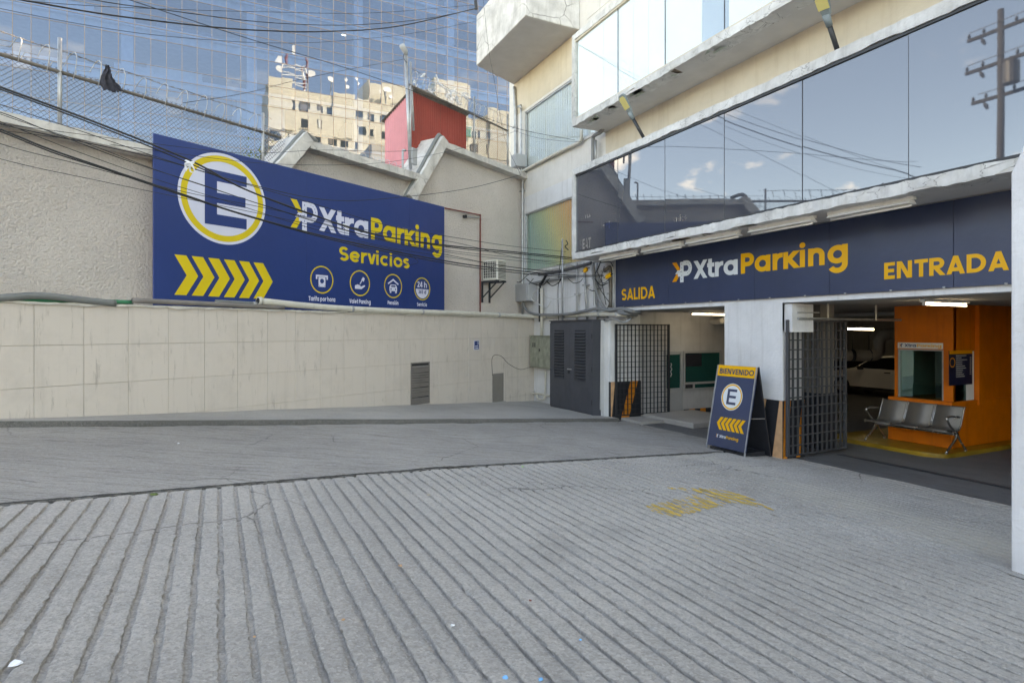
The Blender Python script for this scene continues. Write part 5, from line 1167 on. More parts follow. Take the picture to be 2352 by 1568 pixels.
conduit('corner_pipe', 'pale vertical pipe on the building edge beside the balcony', [cx(1184, 385, 8.93), cx(1184, 265, 8.93), cx(1183, 240, 8.93), cx(1181, 200, 8.93)], .05, 'galv', 'pipe', clamps=(.5,))
conduit('corner_pipe', 'galvanised pipe down the wall left of the side windows', [cx(1200, 722, 8.9), cx(1200, 560, 8.9), cx(1200, 405, 8.9), cx(1197, 395, 8.9), cx(1197, 300, 8.9), cx(1197, 250, 8.9)], .034, 'galv', 'pipe', clamps=(.3, .6))
conduit('window_pipe', 'pale pipe running below the upper side window', [cx(1198, 395, 8.88), cx(1240, 372, 8.88), cx(1300, 341, 8.88), cx(1325, 330, 8.88), cx(1334, 322, 8.88), cx(1336, 300, 8.88)], .045, 'pvc', 'pipe')
conduit('gooseneck_pipe', 'grey gooseneck pipe left of the flood lamp', [cx(1362, 380, 8.8), cx(1362, 325, 8.8), cx(1365, 312, 8.8), cx(1378, 305, 8.8), cx(1385, 296, 8.8)], .05, 'flex', 'pipe')
conduit('gooseneck_pipe', 'thin steel pipe with a yellow band left of the flood lamp', [cx(1368, 380, 8.82), cx(1368, 322, 8.82)], .034, 'galv', 'pipe')
mc = thing('small_meter_box', 'small grey box at the end of the stucco wall coping', 'box', (8.7, 17.3, 5.2)); p_ = cx(1184, 370, 8.7)
MB().box(8.62, XF - .004, p_.y - .17, p_.y + .17, p_.z - .20, p_.z + .20).build('body', m['boxgrey'], mc, bevel=.01); MB().tube([(8.8, p_.y, p_.z - .2), (8.8, p_.y, p_.z - .34)], .03, 8).build('stub', m['galv'], mc)
sl = thing('small_wall_lamp', 'small lamp on a pipe beside the upper side window', 'lamp', tuple(cx(1197, 250, 8.8))); p_ = cx(1197, 250, 8.88)
MB().tube([p_, p_ + Vector((0, .05, .10)), p_ + Vector((-.05, .18, .12))], [.04, .06, .03], 10).build('head', m['galv'], sl, smooth=True)
for (u, v, s_, lab) in ((1397, 634, .09, 'yellow cable clamp at the end of the lower cable bundle'), (1345, 620, .07, 'yellow cable tag on the conduits under the window box')):
    t_ = thing('yellow_clamp', lab, 'clamp', tuple(cx(u, v, 8.6))); p_ = cx(u, v, 8.6); MB().obox(p_ + Vector((0, s_, -.03)), p_ + Vector((0, -s_, .03)), .06, .10).build('body', m['s_yel'], t_, bevel=.01); MB().tube([p_ + Vector((0, s_ + .1, -.03)), p_ + Vector((0, -s_ - .1, .04))], .012, 6).build('pin', m['gate'], t_)
# slack leads hanging in the corner
rs = random.Random(77)
leads = [[(1209, 640), (1222, 650), (1245, 655), (1262, 640)], [(1165, 630), (1180, 652), (1205, 660), (1225, 640)], [(1165, 628), (1190, 648), (1215, 630), (1240, 628)], [(1255, 645), (1268, 656), (1282, 650), (1288, 640)], [(1305, 640), (1318, 650), (1332, 647), (1338, 640)], [(1240, 672), (1262, 684), (1290, 686), (1330, 676), (1360, 660)], [(1238, 660), (1222, 680), (1224, 690), (1240, 700), (1256, 706), (1266, 690)], [(1290, 640), (1282, 660), (1283, 735)], [(1371, 650), (1382, 670), (1400, 695)], [(1366, 640), (1380, 655), (1396, 650)], [(1372, 625), (1385, 650), (1400, 640)], [(1378, 604), (1400, 601), (1408, 612)], [(1300, 552), (1304, 560), (1298, 566), (1305, 574)], [(1290, 570), (1287, 600), (1283, 640)], [(1346, 660), (1362, 668), (1375, 662)], [(1380, 600), (1372, 620), (1360, 640)], [(1398, 640), (1400, 690), (1394, 712)], [(1388, 612), (1382, 640), (1392, 700)]]
leadlab = ['black lead sagging right of the grey junction box', 'long black lead looping from the billboard side to the junction box', 'shallow black lead left of the black cable riser', 'short lead loop left of the steel mast', 'short lead loop right of the steel mast', 'white cable sagging across the white wall behind the steel mast', 'white cable loop around the white down pipe', 'thin lead falling straight beside the steel mast', 'lead slanting down right of the straight conduit', 'short lead loop under the yellow clamp', 'deep lead loop under the window box soffit', 'lead running along the soffit edge to the fascia', 'curly lead at the top of the steel mast', 'thin lead down the left of the steel mast top', 'short lead crossing the conduit clamps', 'lead slanting left under the window box', 'lead falling beside the brown stained conduit', 'thin lead between straight conduit and fascia']
for k, q in enumerate(leads):
    lab = leadlab[k]
    t_ = MB().tube(smoothpts([cx(u, v, 8.70 + .012 * k) for u, v in q], 7), .011 if k % 3 else .016, 5).build('hanging_lead', m['cablew' if k in (5, 6) else 'cable'], base=tuple(cx(*q[0], 8.7)), label=lab, cat='cable', group='slack leads among the conduits')
# ------------------------------------------------------------------ overhead cables
kL, kR = 6.6, 16.2
def kk(u, a, b_): t_ = u / 1320.0; return 1 / ((1 - t_) / a + t_ / b_)
wires = [  # (points in order from left to right, radius, depth left, depth right, label)
 ([(-260, 105), (0, 200), (219, 281), (437, 369), (561, 434), (707, 489), (853, 537), (1021, 563), (1164, 577), (1312, 592)], .022, 6.6, 15.3, 'thickest upper cable of the bundle crossing the billboard roundel'),
 ([(-260, 108), (0, 205), (219, 287), (437, 376), (598, 450), (760, 508), (900, 546), (1060, 571), (1200, 584), (1312, 596)], .016, 6.7, 15.3, 'cable running just under the thick upper cable'),
 ([(-260, 150), (0, 240), (170, 296), (352, 358), (520, 410), (700, 462), (900, 520), (1060, 548), (1180, 566), (1300, 578)], .009, 6.8, 15.3, 'thin cable above the thick upper cable'),
 ([(-260, 200), (0, 297), (109, 341), (234, 384), (422, 447), (561, 493), (780, 551), (1021, 599), (1164, 619), (1300, 632), (1390, 632)], .020, 6.6, 15.6, 'thickest cable of the lower bundle crossing the billboard'),
 ([(-260, 206), (0, 302), (120, 350), (250, 392), (440, 456), (600, 506), (800, 560), (1021, 604), (1164, 624), (1300, 636), (1395, 634)], .015, 6.7, 15.6, 'cable running just under the thick lower cable'),
 ([(-260, 180), (0, 258), (120, 305), (300, 372), (450, 420), (600, 470), (760, 520), (900, 556), (1040, 588), (1164, 612), (1290, 627)], .010, 6.9, 15.6, 'thin cable between the two cable bundles'),
 ([(-260, 230), (0, 330), (200, 382), (420, 440), (620, 480), (850, 530), (1040, 556), (1180, 590), (1320, 610)], .008, 7.0, 15.6, 'thin slack cable sagging over the lower left of the stucco wall'),
 ([(-260, 280), (0, 365), (230, 416), (420, 455), (640, 500), (840, 545), (1021, 578), (1164, 596), (1320, 612)], .007, 7.0, 15.6, 'lowest thin cable over the stucco wall'),
 ([(-260, 215), (0, 285), (120, 312), (352, 362), (560, 420), (760, 460), (930, 452), (1080, 432), (1196, 402)], .012, 6.8, 17.5, 'cable rising to the right end of the stucco wall coping'),
 ([(-260, -30), (0, -8), (70, 4), (260, 36), (481, 62), (612, 71), (744, 73), (913, 61), (1094, 20)], .022, 8.0, 17.6, 'thick cable high in front of the glass tower'),
 ([(-60, -60), (213, 0), (390, 25), (612, 52), (804, 58), (968, 45), (1090, 22)], .012, 8.2, 17.6, 'second cable high in front of the glass tower'),
 ([(-60, -10), (150, 10), (340, 20), (612, 28), (860, 30), (1092, 12)], .006, 8.4, 17.6, 'thin cable near the top in front of the glass tower'),
 ([(230, -25), (297, 0), (482, 61), (612, 102), (780, 152), (908, 195), (1050, 246), (1190, 296), (1320, 322)], .009, 8.2, 16.6, 'thin straight cable slanting down in front of the glass tower'),
 ([(-60, 5), (0, 20), (180, 55), (330, 78), (480, 92), (612, 99), (760, 96), (940, 78), (1092, 50)], .006, 8.3, 17.6, 'very thin cable below the thick high cable'),
 ([(420, 237), (560, 215), (680, 185), (800, 160), (930, 136)], .006, 9.5, 13.8, 'thin cable tied to the lamp mast'),
 ([(-120, 268), (120, 300), (352, 330), (560, 352), (740, 345), (890, 348), (960, 345)], .007, 8.0, 13.3, 'cable crossing just above the copings'),
 ([(-120, 285), (150, 318), (352, 345), (600, 375), (820, 378), (960, 362), (1080, 335), (1190, 300)], .007, 8.1, 17.0, 'sagging cable crossing the sloping ribs'),
 ([(1110, 0), (1122, 110), (1138, 200), (1160, 320), (1196, 402)], .006, 17.0, 17.6, 'thin wire hanging down past the balcony'),
 ([(1180, 300), (1230, 316), (1290, 324), (1335, 326)], .007, 17.5, 15.8, 'thin cable crossing the upper side window'),
 ([(600, 505), (760, 545), (915, 577), (960, 600), (935, 607), (880, 585), (800, 560)], .006, 10.8, 12.0, 'broken loose cable dangling over the word Servicios'),
 ([(-260, 160), (0, 262), (200, 330), (352, 388), (520, 444), (700, 500), (860, 545), (1021, 574), (1164, 590), (1312, 604)], .007, 6.7, 15.4, 'thin cable woven into the upper bundle'),
 ([(-260, 190), (0, 280), (160, 342), (352, 410), (520, 462), (700, 520), (880, 566), (1040, 592), (1200, 616), (1330, 626)], .007, 6.7, 15.6, 'thin cable woven into the lower bundle'),
]
for q, r_, ka, kb, lab in wires:
    us = [a[0] for a in q]; lo, hi = min(us), max(us); pts = []
    for (u, v) in q:
        t_ = (u - lo) / max(1, hi - lo); pts.append(at(u, v, 1 / ((1 - t_) / ka + t_ / kb)))
    MB().tube(smoothpts(pts, 9), max(.0045, r_ * .62), 6).build('overhead_cable', m['cable'], base=tuple(pts[0]), label=lab, cat='cable', group='overhead cables', smooth=True)
kn = at(437, 374, 8.6); t_ = thing('plastic_scrap', 'white plastic rag knotted round the cables over the roundel', 'plastic', tuple(kn))
for k in range(7): MB().tube(smoothpts([kn, kn + Vector((rs.uniform(-.08, .08), rs.uniform(-.05, .05), rs.uniform(-.12, .04))), kn + Vector((rs.uniform(-.08, .08), 0, rs.uniform(-.15, -.02)))], 3), [.016, .015, .013, .011, .009, .007, .005], 5).build('strip', m['plastic'], t_)
kn = at(793, 516, 11.5); t_ = thing('plastic_scrap', 'small pale rag tied to a cable above the word Servicios', 'plastic', tuple(kn))
for k in range(4): MB().tube(smoothpts([kn, kn + Vector((rs.uniform(-.05, .05), 0, rs.uniform(-.06, .03))), kn + Vector((rs.uniform(-.07, .07), 0, rs.uniform(-.15, -.05)))], 3), [.016, .015, .013, .01, .008, .006, .004], 5).build('strip', m['plastic'], t_)
t_ = MB().tube(smoothpts([onL(1131, 862, LT - .01), onL(1131, 820, LT - .01), onL(1150, 817, LT - .01), onL(1168, 835, LT - .012), onL(1195, 848, LT - .012), onL(1220, 842, LT - .02)], 6), .006, 5).build('hanging_lead', m['cable'], fr=L, base=tuple(onL(1131, 862, LT)), label='thin lead looping above the wall hatch', cat='cable')

# ------------------------------------------------------------------ gates
def gate(name, lab, p0, p1, z0, z1, nv, nh, mt, bw=.026):
    t_ = thing(name, lab, 'gate', (p0[0], p0[1], z0)); p0 = Vector((p0[0], p0[1], 0)); p1 = Vector((p1[0], p1[1], 0)); d = (p1 - p0); n_ = Vector((d.y, -d.x, 0)).normalized()
    for i in range(nv + 1):
        p_ = p0 + d * (i / nv); edge = i in (0, nv)
        MB().obox(p_ + Vector((0, 0, z0)), p_ + Vector((0, 0, z1)), .05 if edge else bw, .014 if not edge else .05, up=n_).build('stile' if edge else 'bar', m[mt], t_)
    for j in range(nh + 1):
        z = z0 + .02 + (z1 - z0 - .04) * j / nh
        MB().obox(p0 + n_ * .022 + Vector((0, 0, z)), p1 + n_ * .022 + Vector((0, 0, z)), .012, (.012 if bw < .03 else .022) if 0 < j < nh else .03).build('rail', m[mt], t_)
    return t_
g1 = gate('grille_gate', 'black grille gate folded back at the exit', (9.12, EXY - .14), (10.78, EXY - .20), FZ + .10, FZ + 2.45, 14, 17, 'gate')
g2 = gate('grille_gate', 'grey grille gate standing open at the main entrance', (9.04, PY0 - .08), (10.68, PY0 - .02), FZ + .05, FZ + 2.47, 12, 14, 'gate2', .05)
mb = MB()
for k in range(9): mb.tube([(10.78 + .02 * math.sin(k * 2), EXY - .30 + .01 * math.cos(k), FZ + 1.42 - k * .04), (10.78 + .02 * math.sin(k * 2 + 1.6), EXY - .30, FZ + 1.38 - k * .04)], .012, 6)
mb.build('lock_chain', m['galv'], g1)
trk = thing('gate_track', 'thin steel track with hangers over the open grey gate', 'track', (9.6, PY0 - .1, OT - .2))
MB().tube([(9.15, PY0 - .2, OT - .28), (15, PY0 + .1, OT - .28)], .022, 8).build('rail', m['galv'], trk); MB().tube([(9.15, PY0 - .2, OT - .17), (9.7, PY0 - .2, OT - .17)], .012, 6).build('rail', m['boxgrey'], trk)
for x in (10.0, 11.4): MB().tube([(x, PY0 - .16, OT - .30), (x, PY0 - .16, OT)], .018, 8).build('hanger', m['pvc'], trk)
# ------------------------------------------------------------------ folding sign on the ramp
ab = thing('folding_sign', 'navy folding pavement sign reading BIENVENIDO in front of the pillar', 'sign', (8.6, 8.0, gz(8.6)))
ay0, ay1 = 7.56, 8.50; xt = 8.62; ztp = -.645; xb0 = 8.30; zb0 = gz(8.3) + .07; xb1 = 8.93; zb1 = gz(8.93) + .05
def slab(xa, za, xb, zb_, th): 
    d = Vector((xb - xa, 0, zb_ - za)).normalized(); n_ = Vector((d.z, 0, -d.x)) * th
    return [Vector((xa, ay0, za)), Vector((xb, ay0, zb_)), Vector((xb, ay0, zb_)) + n_, Vector((xa, ay0, za)) + n_]
MB().prism(slab(xb0, zb0, xt - .012, ztp, .018), (0, ay1 - ay0, 0)).build('front_panel', m['s_blue'], ab, bevel=.003)
MB().prism(slab(xt + .012, ztp, xb1, zb1, .018), (0, ay1 - ay0, 0)).build('rear_panel', m['stripe_k'], ab, bevel=.003)
fd = Vector((xt - .012 - xb0, 0, ztp - zb0)); fl = fd.length; fd.normalize(); fn = Vector((-fd.z, 0, fd.x)); fo = Vector((xb0, ay1, zb0))
off = .0015
AP = Plane2(fo + fn * off, (0, -1, 0), fd, fn); aw = ay1 - ay0
mb = MB(); poly(mb, AP, [(.0, fl * .865), (aw, fl * .865), (aw, fl), (0, fl)], .002); mb.build('header', m['s_yel'], ab)
text(ab, AP, 'BIENVENIDO', aw * .075, fl * .893, fl * .068, aw * .87, m['s_blue'], .2, .004)
exx, ezz, err_ = aw * .48, fl * .62, fl * .163
mb = MB(); disc(mb, AP, exx, ezz, err_, .002); mb.build('roundel', m['s_white'], ab); mb = MB(); ring(mb, AP, exx, ezz, err_ * .95, err_ * .84, .003); mb.build('roundel_ring', m['s_yel'], ab)
mb = MB(); w, h, q = err_ * .88, err_ * 1.16, err_ * .22; x0 = exx - w / 2; z0 = ezz - h / 2
for (a, b_, c_, d_) in ((0, q, 0, h), (q, w, 0, q * .85), (q, w * .95, h / 2 - q * .42, h / 2 + q * .42), (q, w, h - q * .85, h)): poly(mb, AP, [(x0 + a, z0 + c_), (x0 + b_, z0 + c_), (x0 + b_, z0 + d_), (x0 + a, z0 + d_)], .004)
mb.build('letter', m['s_blue'], ab)
for i in range(6):
    x = aw * .20 + i * aw * .108; zz0 = fl * .21; hh = fl * .155; ww = aw * .075; tp = aw * .085; mb = MB()
    mb.add([AP.p(*p, .003) for p in ((x + tp, zz0 + hh), (x + tp + ww, zz0 + hh), (x + ww, zz0 + hh / 2), (x + tp + ww, zz0), (x + tp, zz0), (x, zz0 + hh / 2))], [(0, 1, 2, 5), (5, 2, 3, 4)]); mb.build('chevron', m['s_yel'], ab)
logo(ab, AP, aw * .23, fl * .115, fl * .036, aw * .075, m['s_white'], m['s_or'], m['s_blue'], .003, True)
text(ab, AP, 'Xtra', aw * .315, fl * .115, fl * .034, aw * .17, m['s_white'], .2, .003, per=False, name='lettering'); text(ab, AP, 'Parking', aw * .487, fl * .115, fl * .034, aw * .31, m['s_yel'], .2, .003, per=False, name='lettering')
for y in (ay0 + .015, ay1 - .015):
    MB().obox((xb0 - .005, y, gz(8.3) + .005), (xt - .02, y, ztp), .022, .022).build('leg', m['galv'], ab); MB().obox((xb1 + .005, y, gz(8.93) + .005), (xt + .02, y, ztp), .022, .022).build('leg', m['gate'], ab)
    MB().tube([(xb0 + .14, y, -1.55), (xb1 - .14, y, -1.57)], .008, 6).build('stay', m['galv'], ab)
MB().rough(xb0 + .05, xb1 - .05, ay0 + .08, ay1 - .05, gz(8.6) - .01, gz(8.6) + .07, 1, 14, .015, 4).build('ballast', m['stripe_k'], ab)

# ------------------------------------------------------------------ orange booth, island, bench
isl = [(11.55, 8.4), (11.5, 7.2), (11.48, 6.5)] + [(11.48 + .42 * (1 - math.cos(a)), 6.5 - .42 * math.sin(a)) for a in [math.pi / 2 * k / 8 for k in range(1, 9)]] + [(20, 6.05), (20, 8.4)]
ik = thing('booth_island', 'raised island with worn yellow paint under the bench and booth', 'kerb', (12, 7, FZ))
MB().prism([(x, y, FZ - .05) for x, y in isl], (0, 0, .125)).build('slab', m['islandy'], ik, bevel=.02)
IZ = FZ + .076
bo = thing('orange_booth', 'orange painted ticket booth with two windows inside the entrance', 'booth', (12.4, 6.9, IZ))
ox, oy0, oy1 = 12.40, 6.38, 7.46; cz = onX(2100, 915, 12.30).z
wz0, wz1 = onX(2070, 915, ox).z, onX(2070, 801, ox).z; wy0, wy1 = onX(2167, 860, ox).y, onX(2063, 860, ox).y
box('counter', m['orange'], bo, 12.28, 17, oy0 - .04, oy1 + .06, IZ, cz, bevel=.01)
mb = MB(); mb.box(ox, ox + .1, oy0, wy0, cz, OT).box(ox, ox + .1, wy1, oy1, cz, OT).box(ox, ox + .1, wy0, wy1, wz1, OT).box(ox, ox + .1, wy0, wy1, cz, wz0); mb.build('front_wall', m['orange'], bo)
sxa, sxb = 12.44, onY(2240, 860, oy0).x; sz1 = onY(2190, 805, oy0).z
mb = MB(); mb.box(ox + .1, sxa, oy0, oy0 + .1, cz, OT).box(sxb, 22, oy0, oy0 + .1, cz, OT).box(sxa, sxb, oy0, oy0 + .1, sz1, OT).box(sxa, sxb, oy0, oy0 + .1, cz, wz0); mb.build('side_wall', m['orange'], bo)
box('pilaster', m['orange'], bo, sxb, sxb + .22, oy0 - .07, oy0 - .002, wz0 - .06, OT); box('outer_wall', m['orange'], bo, 17, 22, oy0 - .03, oy0 + .02, IZ, OT - .01)
box('rear_wall', m['inwall'], bo, 16.5, 16.6, oy0 + .1, oy1, cz, OT); box('left_wall', m['inwall'], bo, ox + .1, 16.5, oy1 - .1, oy1, cz, OT); box('inner_ceiling', m['inwall'], bo, ox + .1, 16.5, oy0 + .1, oy1 - .1, OT - .06, OT - .01)
pn = box('window_pane', m['g_booth'], bo, ox + .03, ox + .036, wy0, wy1, wz0, wz1); 
fr_ = MB(); w = .025; fr_.box(ox - .006, ox + .05, wy0, wy0 + w, wz0, wz1).box(ox - .006, ox + .05, wy1 - w, wy1, wz0, wz1).box(ox - .006, ox + .05, wy0 + w, wy1 - w, wz1 - w, wz1).box(ox - .006, ox + .05, wy0 + w, wy1 - w, wz0, wz0 + w); fr_.build('window_frame', m['galv'], bo)
box('side_pane', m['g_booth'], bo, sxa, sxb, oy0 + .03, oy0 + .036, wz0, sz1); box('side_window_sheet', m['plastic'], bo, sxb - .28, sxb - .02, oy0 + .012, oy0 + .02, wz0 + .02, sz1 - .02)
# things inside the booth seen through the glass
for k in range(14): box('shutter_slat', m['cab'], bo, 14.2, 14.22, oy0 + .45, oy1 - .15, wz1 - .05 - k * .055, wz1 - .01 - k * .055)
box('desk', m['officed'], bo, ox + .15, 14, oy0 + .15, oy1 - .15, wz0 - .05, wz0 - .01); box('monitor', m['dark'], bo, 12.9, 12.95, 6.62, 6.95, wz0 + .02, wz0 + .32); box('shelf_unit', m['g_green'], bo, 13.4, 14.1, oy0 + .15, oy0 + .2, wz0, wz0 + .5)
# strip with the name over the window
np_ = thing('booth_name_strip', 'white strip reading XtraParking above the booth window', 'sign', (ox, 6.9, wz1 + .05))
ns0 = onX(2062, 800, ox - .003).y; ns1 = onX(2166, 797, ox - .003).y; nz0 = onX(2062, 799, ox).z; nz1 = onX(2062, 786, ox).z
MB().box(ox - .004, ox - .0005, ns1, ns0, nz0, nz1).build('backing', m['s_white'], np_)
NP = Plane2((ox - .004, ns0, nz0), (0, -1, 0), (0, 0, 1), (-1, 0, 0)); nw, nh_ = ns0 - ns1, nz1 - nz0
logo(np_, NP, nw * .03, nh_ * .25, nh_ * .55, nw * .11, m['navy'], m['s_yel'], m['s_white'], .002, True)
text(np_, NP, 'Xtra', nw * .16, nh_ * .25, nh_ * .52, nw * .27, m['navy'], .2, .002, per=False, name='lettering'); text(np_, NP, 'Parking', nw * .44, nh_ * .25, nh_ * .52, nw * .54, m['s_yel'], .2, .002, per=False, name='lettering')
# tariff poster in the side window
tp_ = thing('tariff_poster', 'dark blue tariff poster with a round emblem in the side window of the booth', 'poster', (13.2, oy0, wz0 + .3))
tx0 = onY(2180, 850, oy0 - .01).x; tx1 = onY(2233, 850, oy0 - .01).x; tz1 = sz1 - .0; tz0 = onY(2200, 884, oy0).z
MB().box(tx0, tx1, oy0 - .012, oy0 - .004, tz0, tz1).build('sheet', m['posterblue'], tp_)
TP = Plane2((tx0, oy0 - .012, tz0), (1, 0, 0), (0, 0, 1), (0, -1, 0)); tw_, th_ = tx1 - tx0, tz1 - tz0
mb = MB(); poly(mb, TP, [(0, th_ * .90), (tw_, th_ * .90), (tw_, th_), (0, th_)], .002); mb.build('header', m['s_or'], tp_)
mb = MB(); ring(mb, TP, tw_ * .13, th_ * .66, th_ * .14, th_ * .11, .002); mb.build('emblem_ring', m['s_or'], tp_)
mb = MB()
for k in range(11): poly(mb, TP, [(tw_ * .28, th_ * (.84 - k * .06)), (tw_ * (.28 + .5 * random.Random(k).uniform(.4, 1)), th_ * (.84 - k * .06)), (tw_ * (.28 + .5 * random.Random(k).uniform(.4, 1)), th_ * (.84 - k * .06) + .01), (tw_ * .28, th_ * (.84 - k * .06) + .01)], .002 + k * .0001)
for k in range(9): poly(mb, TP, [(tw_ * .88, th_ * (.78 - k * .06)), (tw_ * .95, th_ * (.78 - k * .06)), (tw_ * .95, th_ * (.78 - k * .06) + .011), (tw_ * .88, th_ * (.78 - k * .06) + .011)], .002)
mb.build('print_lines', m['s_white'], tp_)
# three-seat steel bench
be = thing('steel_bench', 'three-seat perforated steel bench in front of the orange booth', 'bench', (12.0, 6.85, IZ))
b_y0, b_y1 = 6.10, 7.62; sw_ = (b_y1 - b_y0) / 3
MB().box(11.98, 12.06, b_y0 + .05, b_y1 - .05, IZ + .30, IZ + .36).build('beam', m['chrome'], be, bevel=.008)
sp_pts = [(11.66, .395), (11.70, .415), (11.85, .40), (12.02, .385), (12.10, .42), (12.16, .55), (12.22, .70), (12.26, .79), (12.285, .805)]
for k in range(3):
    ya, yb = b_y0 + sw_ * k + .012, b_y0 + sw_ * (k + 1) - .012; sp2 = smoothpts([(x, 0, IZ + z) for x, z in sp_pts], 4); vs_ = []
    for p_ in sp2: vs_ += [(p_.x, ya, p_.z), (p_.x, yb, p_.z)]
    o = MB().add(vs_, [(2 * i, 2 * i + 2, 2 * i + 3, 2 * i + 1) for i in range(len(sp2) - 1)]).build('seat', m['seat'], be, smooth=True); q = o.modifiers.new('t', 'SOLIDIFY'); q.thickness = .012
    for y in (ya, yb): MB().tube([(p_.x, y, p_.z) for p_ in sp2], .012, 6).build('seat_rim', m['chrome'], be, smooth=True)
for y in (b_y0 + .02, b_y1 - .02):
    MB().tube(smoothpts([(11.68, y, IZ + .02), (11.74, y, IZ + .07), (11.95, y, IZ + .22), (12.02, y, IZ + .32), (12.10, y, IZ + .22), (12.26, y, IZ + .06), (12.30, y, IZ + .02)], 4), .02, 8).build('leg', m['chrome'], be, smooth=True)
    MB().tube(smoothpts([(12.04, y, IZ + .34), (11.84, y, IZ + .46), (11.74, y, IZ + .56), (11.70, y, IZ + .62), (11.76, y, IZ + .655), (11.95, y, IZ + .645), (12.1, y, IZ + .63)], 4), .019, 8).build('armrest', m['chrome'], be, smooth=True)
    for x in (11.68, 12.30): MB().tube([(x, y, IZ), (x, y, IZ + .03)], .025, 8).build('foot', m['chrome'], be)

# ------------------------------------------------------------------ white car parked deep in the garage
cr_ = thing('parked_car', 'white hatchback parked deep inside the garage', 'car', (21, 12.2, FZ))
cx0_, cx1_ = 20.3, 22.0; cyf = 14.9
side = [(0, .28), (.0, .62), (.12, .74), (.9, .90), (1.25, .98), (1.95, 1.38), (2.6, 1.44), (3.3, 1.38), (3.85, 1.05), (4.1, .95), (4.15, .60), (4.1, .28), (3.75, .24), (.5, .24)]
def carpoly(pts, x, ins=0): return [(x, cyf - a, FZ + b2) for a, b2 in pts]
MB().prism(carpoly(side, cx0_), (cx1_ - cx0_, 0, 0)).build('body', m['car'], cr_, bevel=.06)
gl = [(1.32, .98), (1.98, 1.33), (2.6, 1.38), (3.25, 1.33), (3.7, 1.03), (3.6, .96)]
for x in (cx0_ - .006, cx1_ - .004): MB().prism(carpoly(gl, x), (.01, 0, 0)).build('side_window', m['carglass'], cr_)
for a in (.80, 3.35):
    for x in (cx0_ - .01, cx1_ - .19):
        c_ = Vector((x, cyf - a, FZ + .31)); o = MB().tube([c_, c_ + Vector((.2, 0, 0))], .31, 22).build('tyre', m['tyre'], cr_); MB().tube([c_ + Vector((-.004, 0, 0)), c_ + Vector((.204, 0, 0))], .20, 18).build('rim', m['boxgrey'], o)
box('door_handle', m['dark'], cr_, cx0_ - .02, cx0_ - .001, cyf - 2.55, cyf - 2.35, FZ + .84, FZ + .87); box('mirror', m['dark'], cr_, cx0_ - .14, cx0_ - .001, cyf - 1.62, cyf - 1.48, FZ + .93, FZ + 1.04); box('sill', m['dark'], cr_, cx0_ - .004, cx0_, cyf - 3.1, cyf - 1.1, FZ + .24, FZ + .32)
MB().prism(carpoly([(.0, .62), (.0, .70), (.10, .74), (.28, .76), (.24, .66)], cx0_ - .004), (.02, 0, 0)).build('headlight', m['g_clear'], cr_)
# ------------------------------------------------------------------ glass tower behind
TY = 56.0
tower = thing('glass_tower', 'blue mirrored glass office tower filling the background', 'building', (5, TY, -3.6))
cols = [-13.6 + 1.1 * n for n in range(-5, 44)]
zr = [2.0, 4.1, 5.0, 5.9, 7.9, 8.8, 9.75, 11.7, 12.65, 13.6, 15.6, 16.6, 17.5, 19.55, 20.45, 21.4, 23.5] + [23.5 + .955 * k for k in range(1, 18)]
cand = []
for i in range(len(cols) - 1):
    for j in range(len(zr) - 1):
        xc, zc = (cols[i] + cols[i + 1]) / 2, (zr[j] + zr[j + 1]) / 2
        rt = .8965 * xc - .443 * TY; fw = .443 * xc + .8965 * TY; u = 1176 + rt / fw * FPX; v = 760 - zc / fw * FPX
        vis = -25 < u < 1185 and -25 < v < 385 and not (u < 352 and v > 330)
        cand.append((vis, (zr[j + 1] - zr[j]) / fw ** 2, i, j))
cand.sort(key=lambda a: (a[0], a[1]), reverse=True)
pm = {}; rt_ = random.Random(6); rest = MB()
for k, (vis, ar, i, j) in enumerate(cand):
    w, h = 1.1 - .018, zr[j + 1] - zr[j] - .016
    ax, az = R(rt_.gauss(0, .08)), R(rt_.gauss(0, .09))
    if k < 300:
        key = round(h, 2)
        if key not in pm:
            me = bpy.data.meshes.new('pane'); nx_, nz_ = 4, 4
            vs_ = [(-w / 2 + w * a / nx_, .0016 * (1 - (2 * a / nx_ - 1) ** 2) * (1 - (2 * b2 / nz_ - 1) ** 2), -h / 2 + h * b2 / nz_) for a in range(nx_ + 1) for b2 in range(nz_ + 1)]
            me.from_pydata(vs_, [], [(a * (nz_ + 1) + b2, (a + 1) * (nz_ + 1) + b2, (a + 1) * (nz_ + 1) + b2 + 1, a * (nz_ + 1) + b2 + 1) for a in range(nx_) for b2 in range(nz_)])
            me.polygons.foreach_set('use_smooth', [True] * len(me.polygons)); me.materials.append(m['g_tower']); pm[key] = me
        o = bpy.data.objects.new('pane', pm[key]); COL.objects.link(o); o.parent = tower; INFO[o.name] = INFO[tower.name]
        o.location = Vector(((cols[i] + cols[i + 1]) / 2, TY, (zr[j] + zr[j + 1]) / 2)) - Vector((5, TY, -3.6)); o.rotation_euler = (ax, 0, az)
    else:
        c_ = Vector(((cols[i] + cols[i + 1]) / 2, TY, (zr[j] + zr[j + 1]) / 2)); Mx = Matrix.Rotation(az, 3, 'Z') @ Matrix.Rotation(ax, 3, 'X')
        rest.add([c_ + Mx @ Vector((a * w / 2, 0, b2 * h / 2)) for a, b2 in ((-1, -1), (1, -1), (1, 1), (-1, 1))], [(0, 1, 2, 3)])
rest.build('far_panes', m['g_tower'], tower, kind='stuff')
for x in cols: box('mullion', m['mull'], tower, x - .016, x + .016, TY - .03, TY + .05, -3.6, zr[-1])
for z in zr: box('transom', m['mull'], tower, cols[0], cols[-1], TY - .026, TY + .045, z - .014, z + .014)
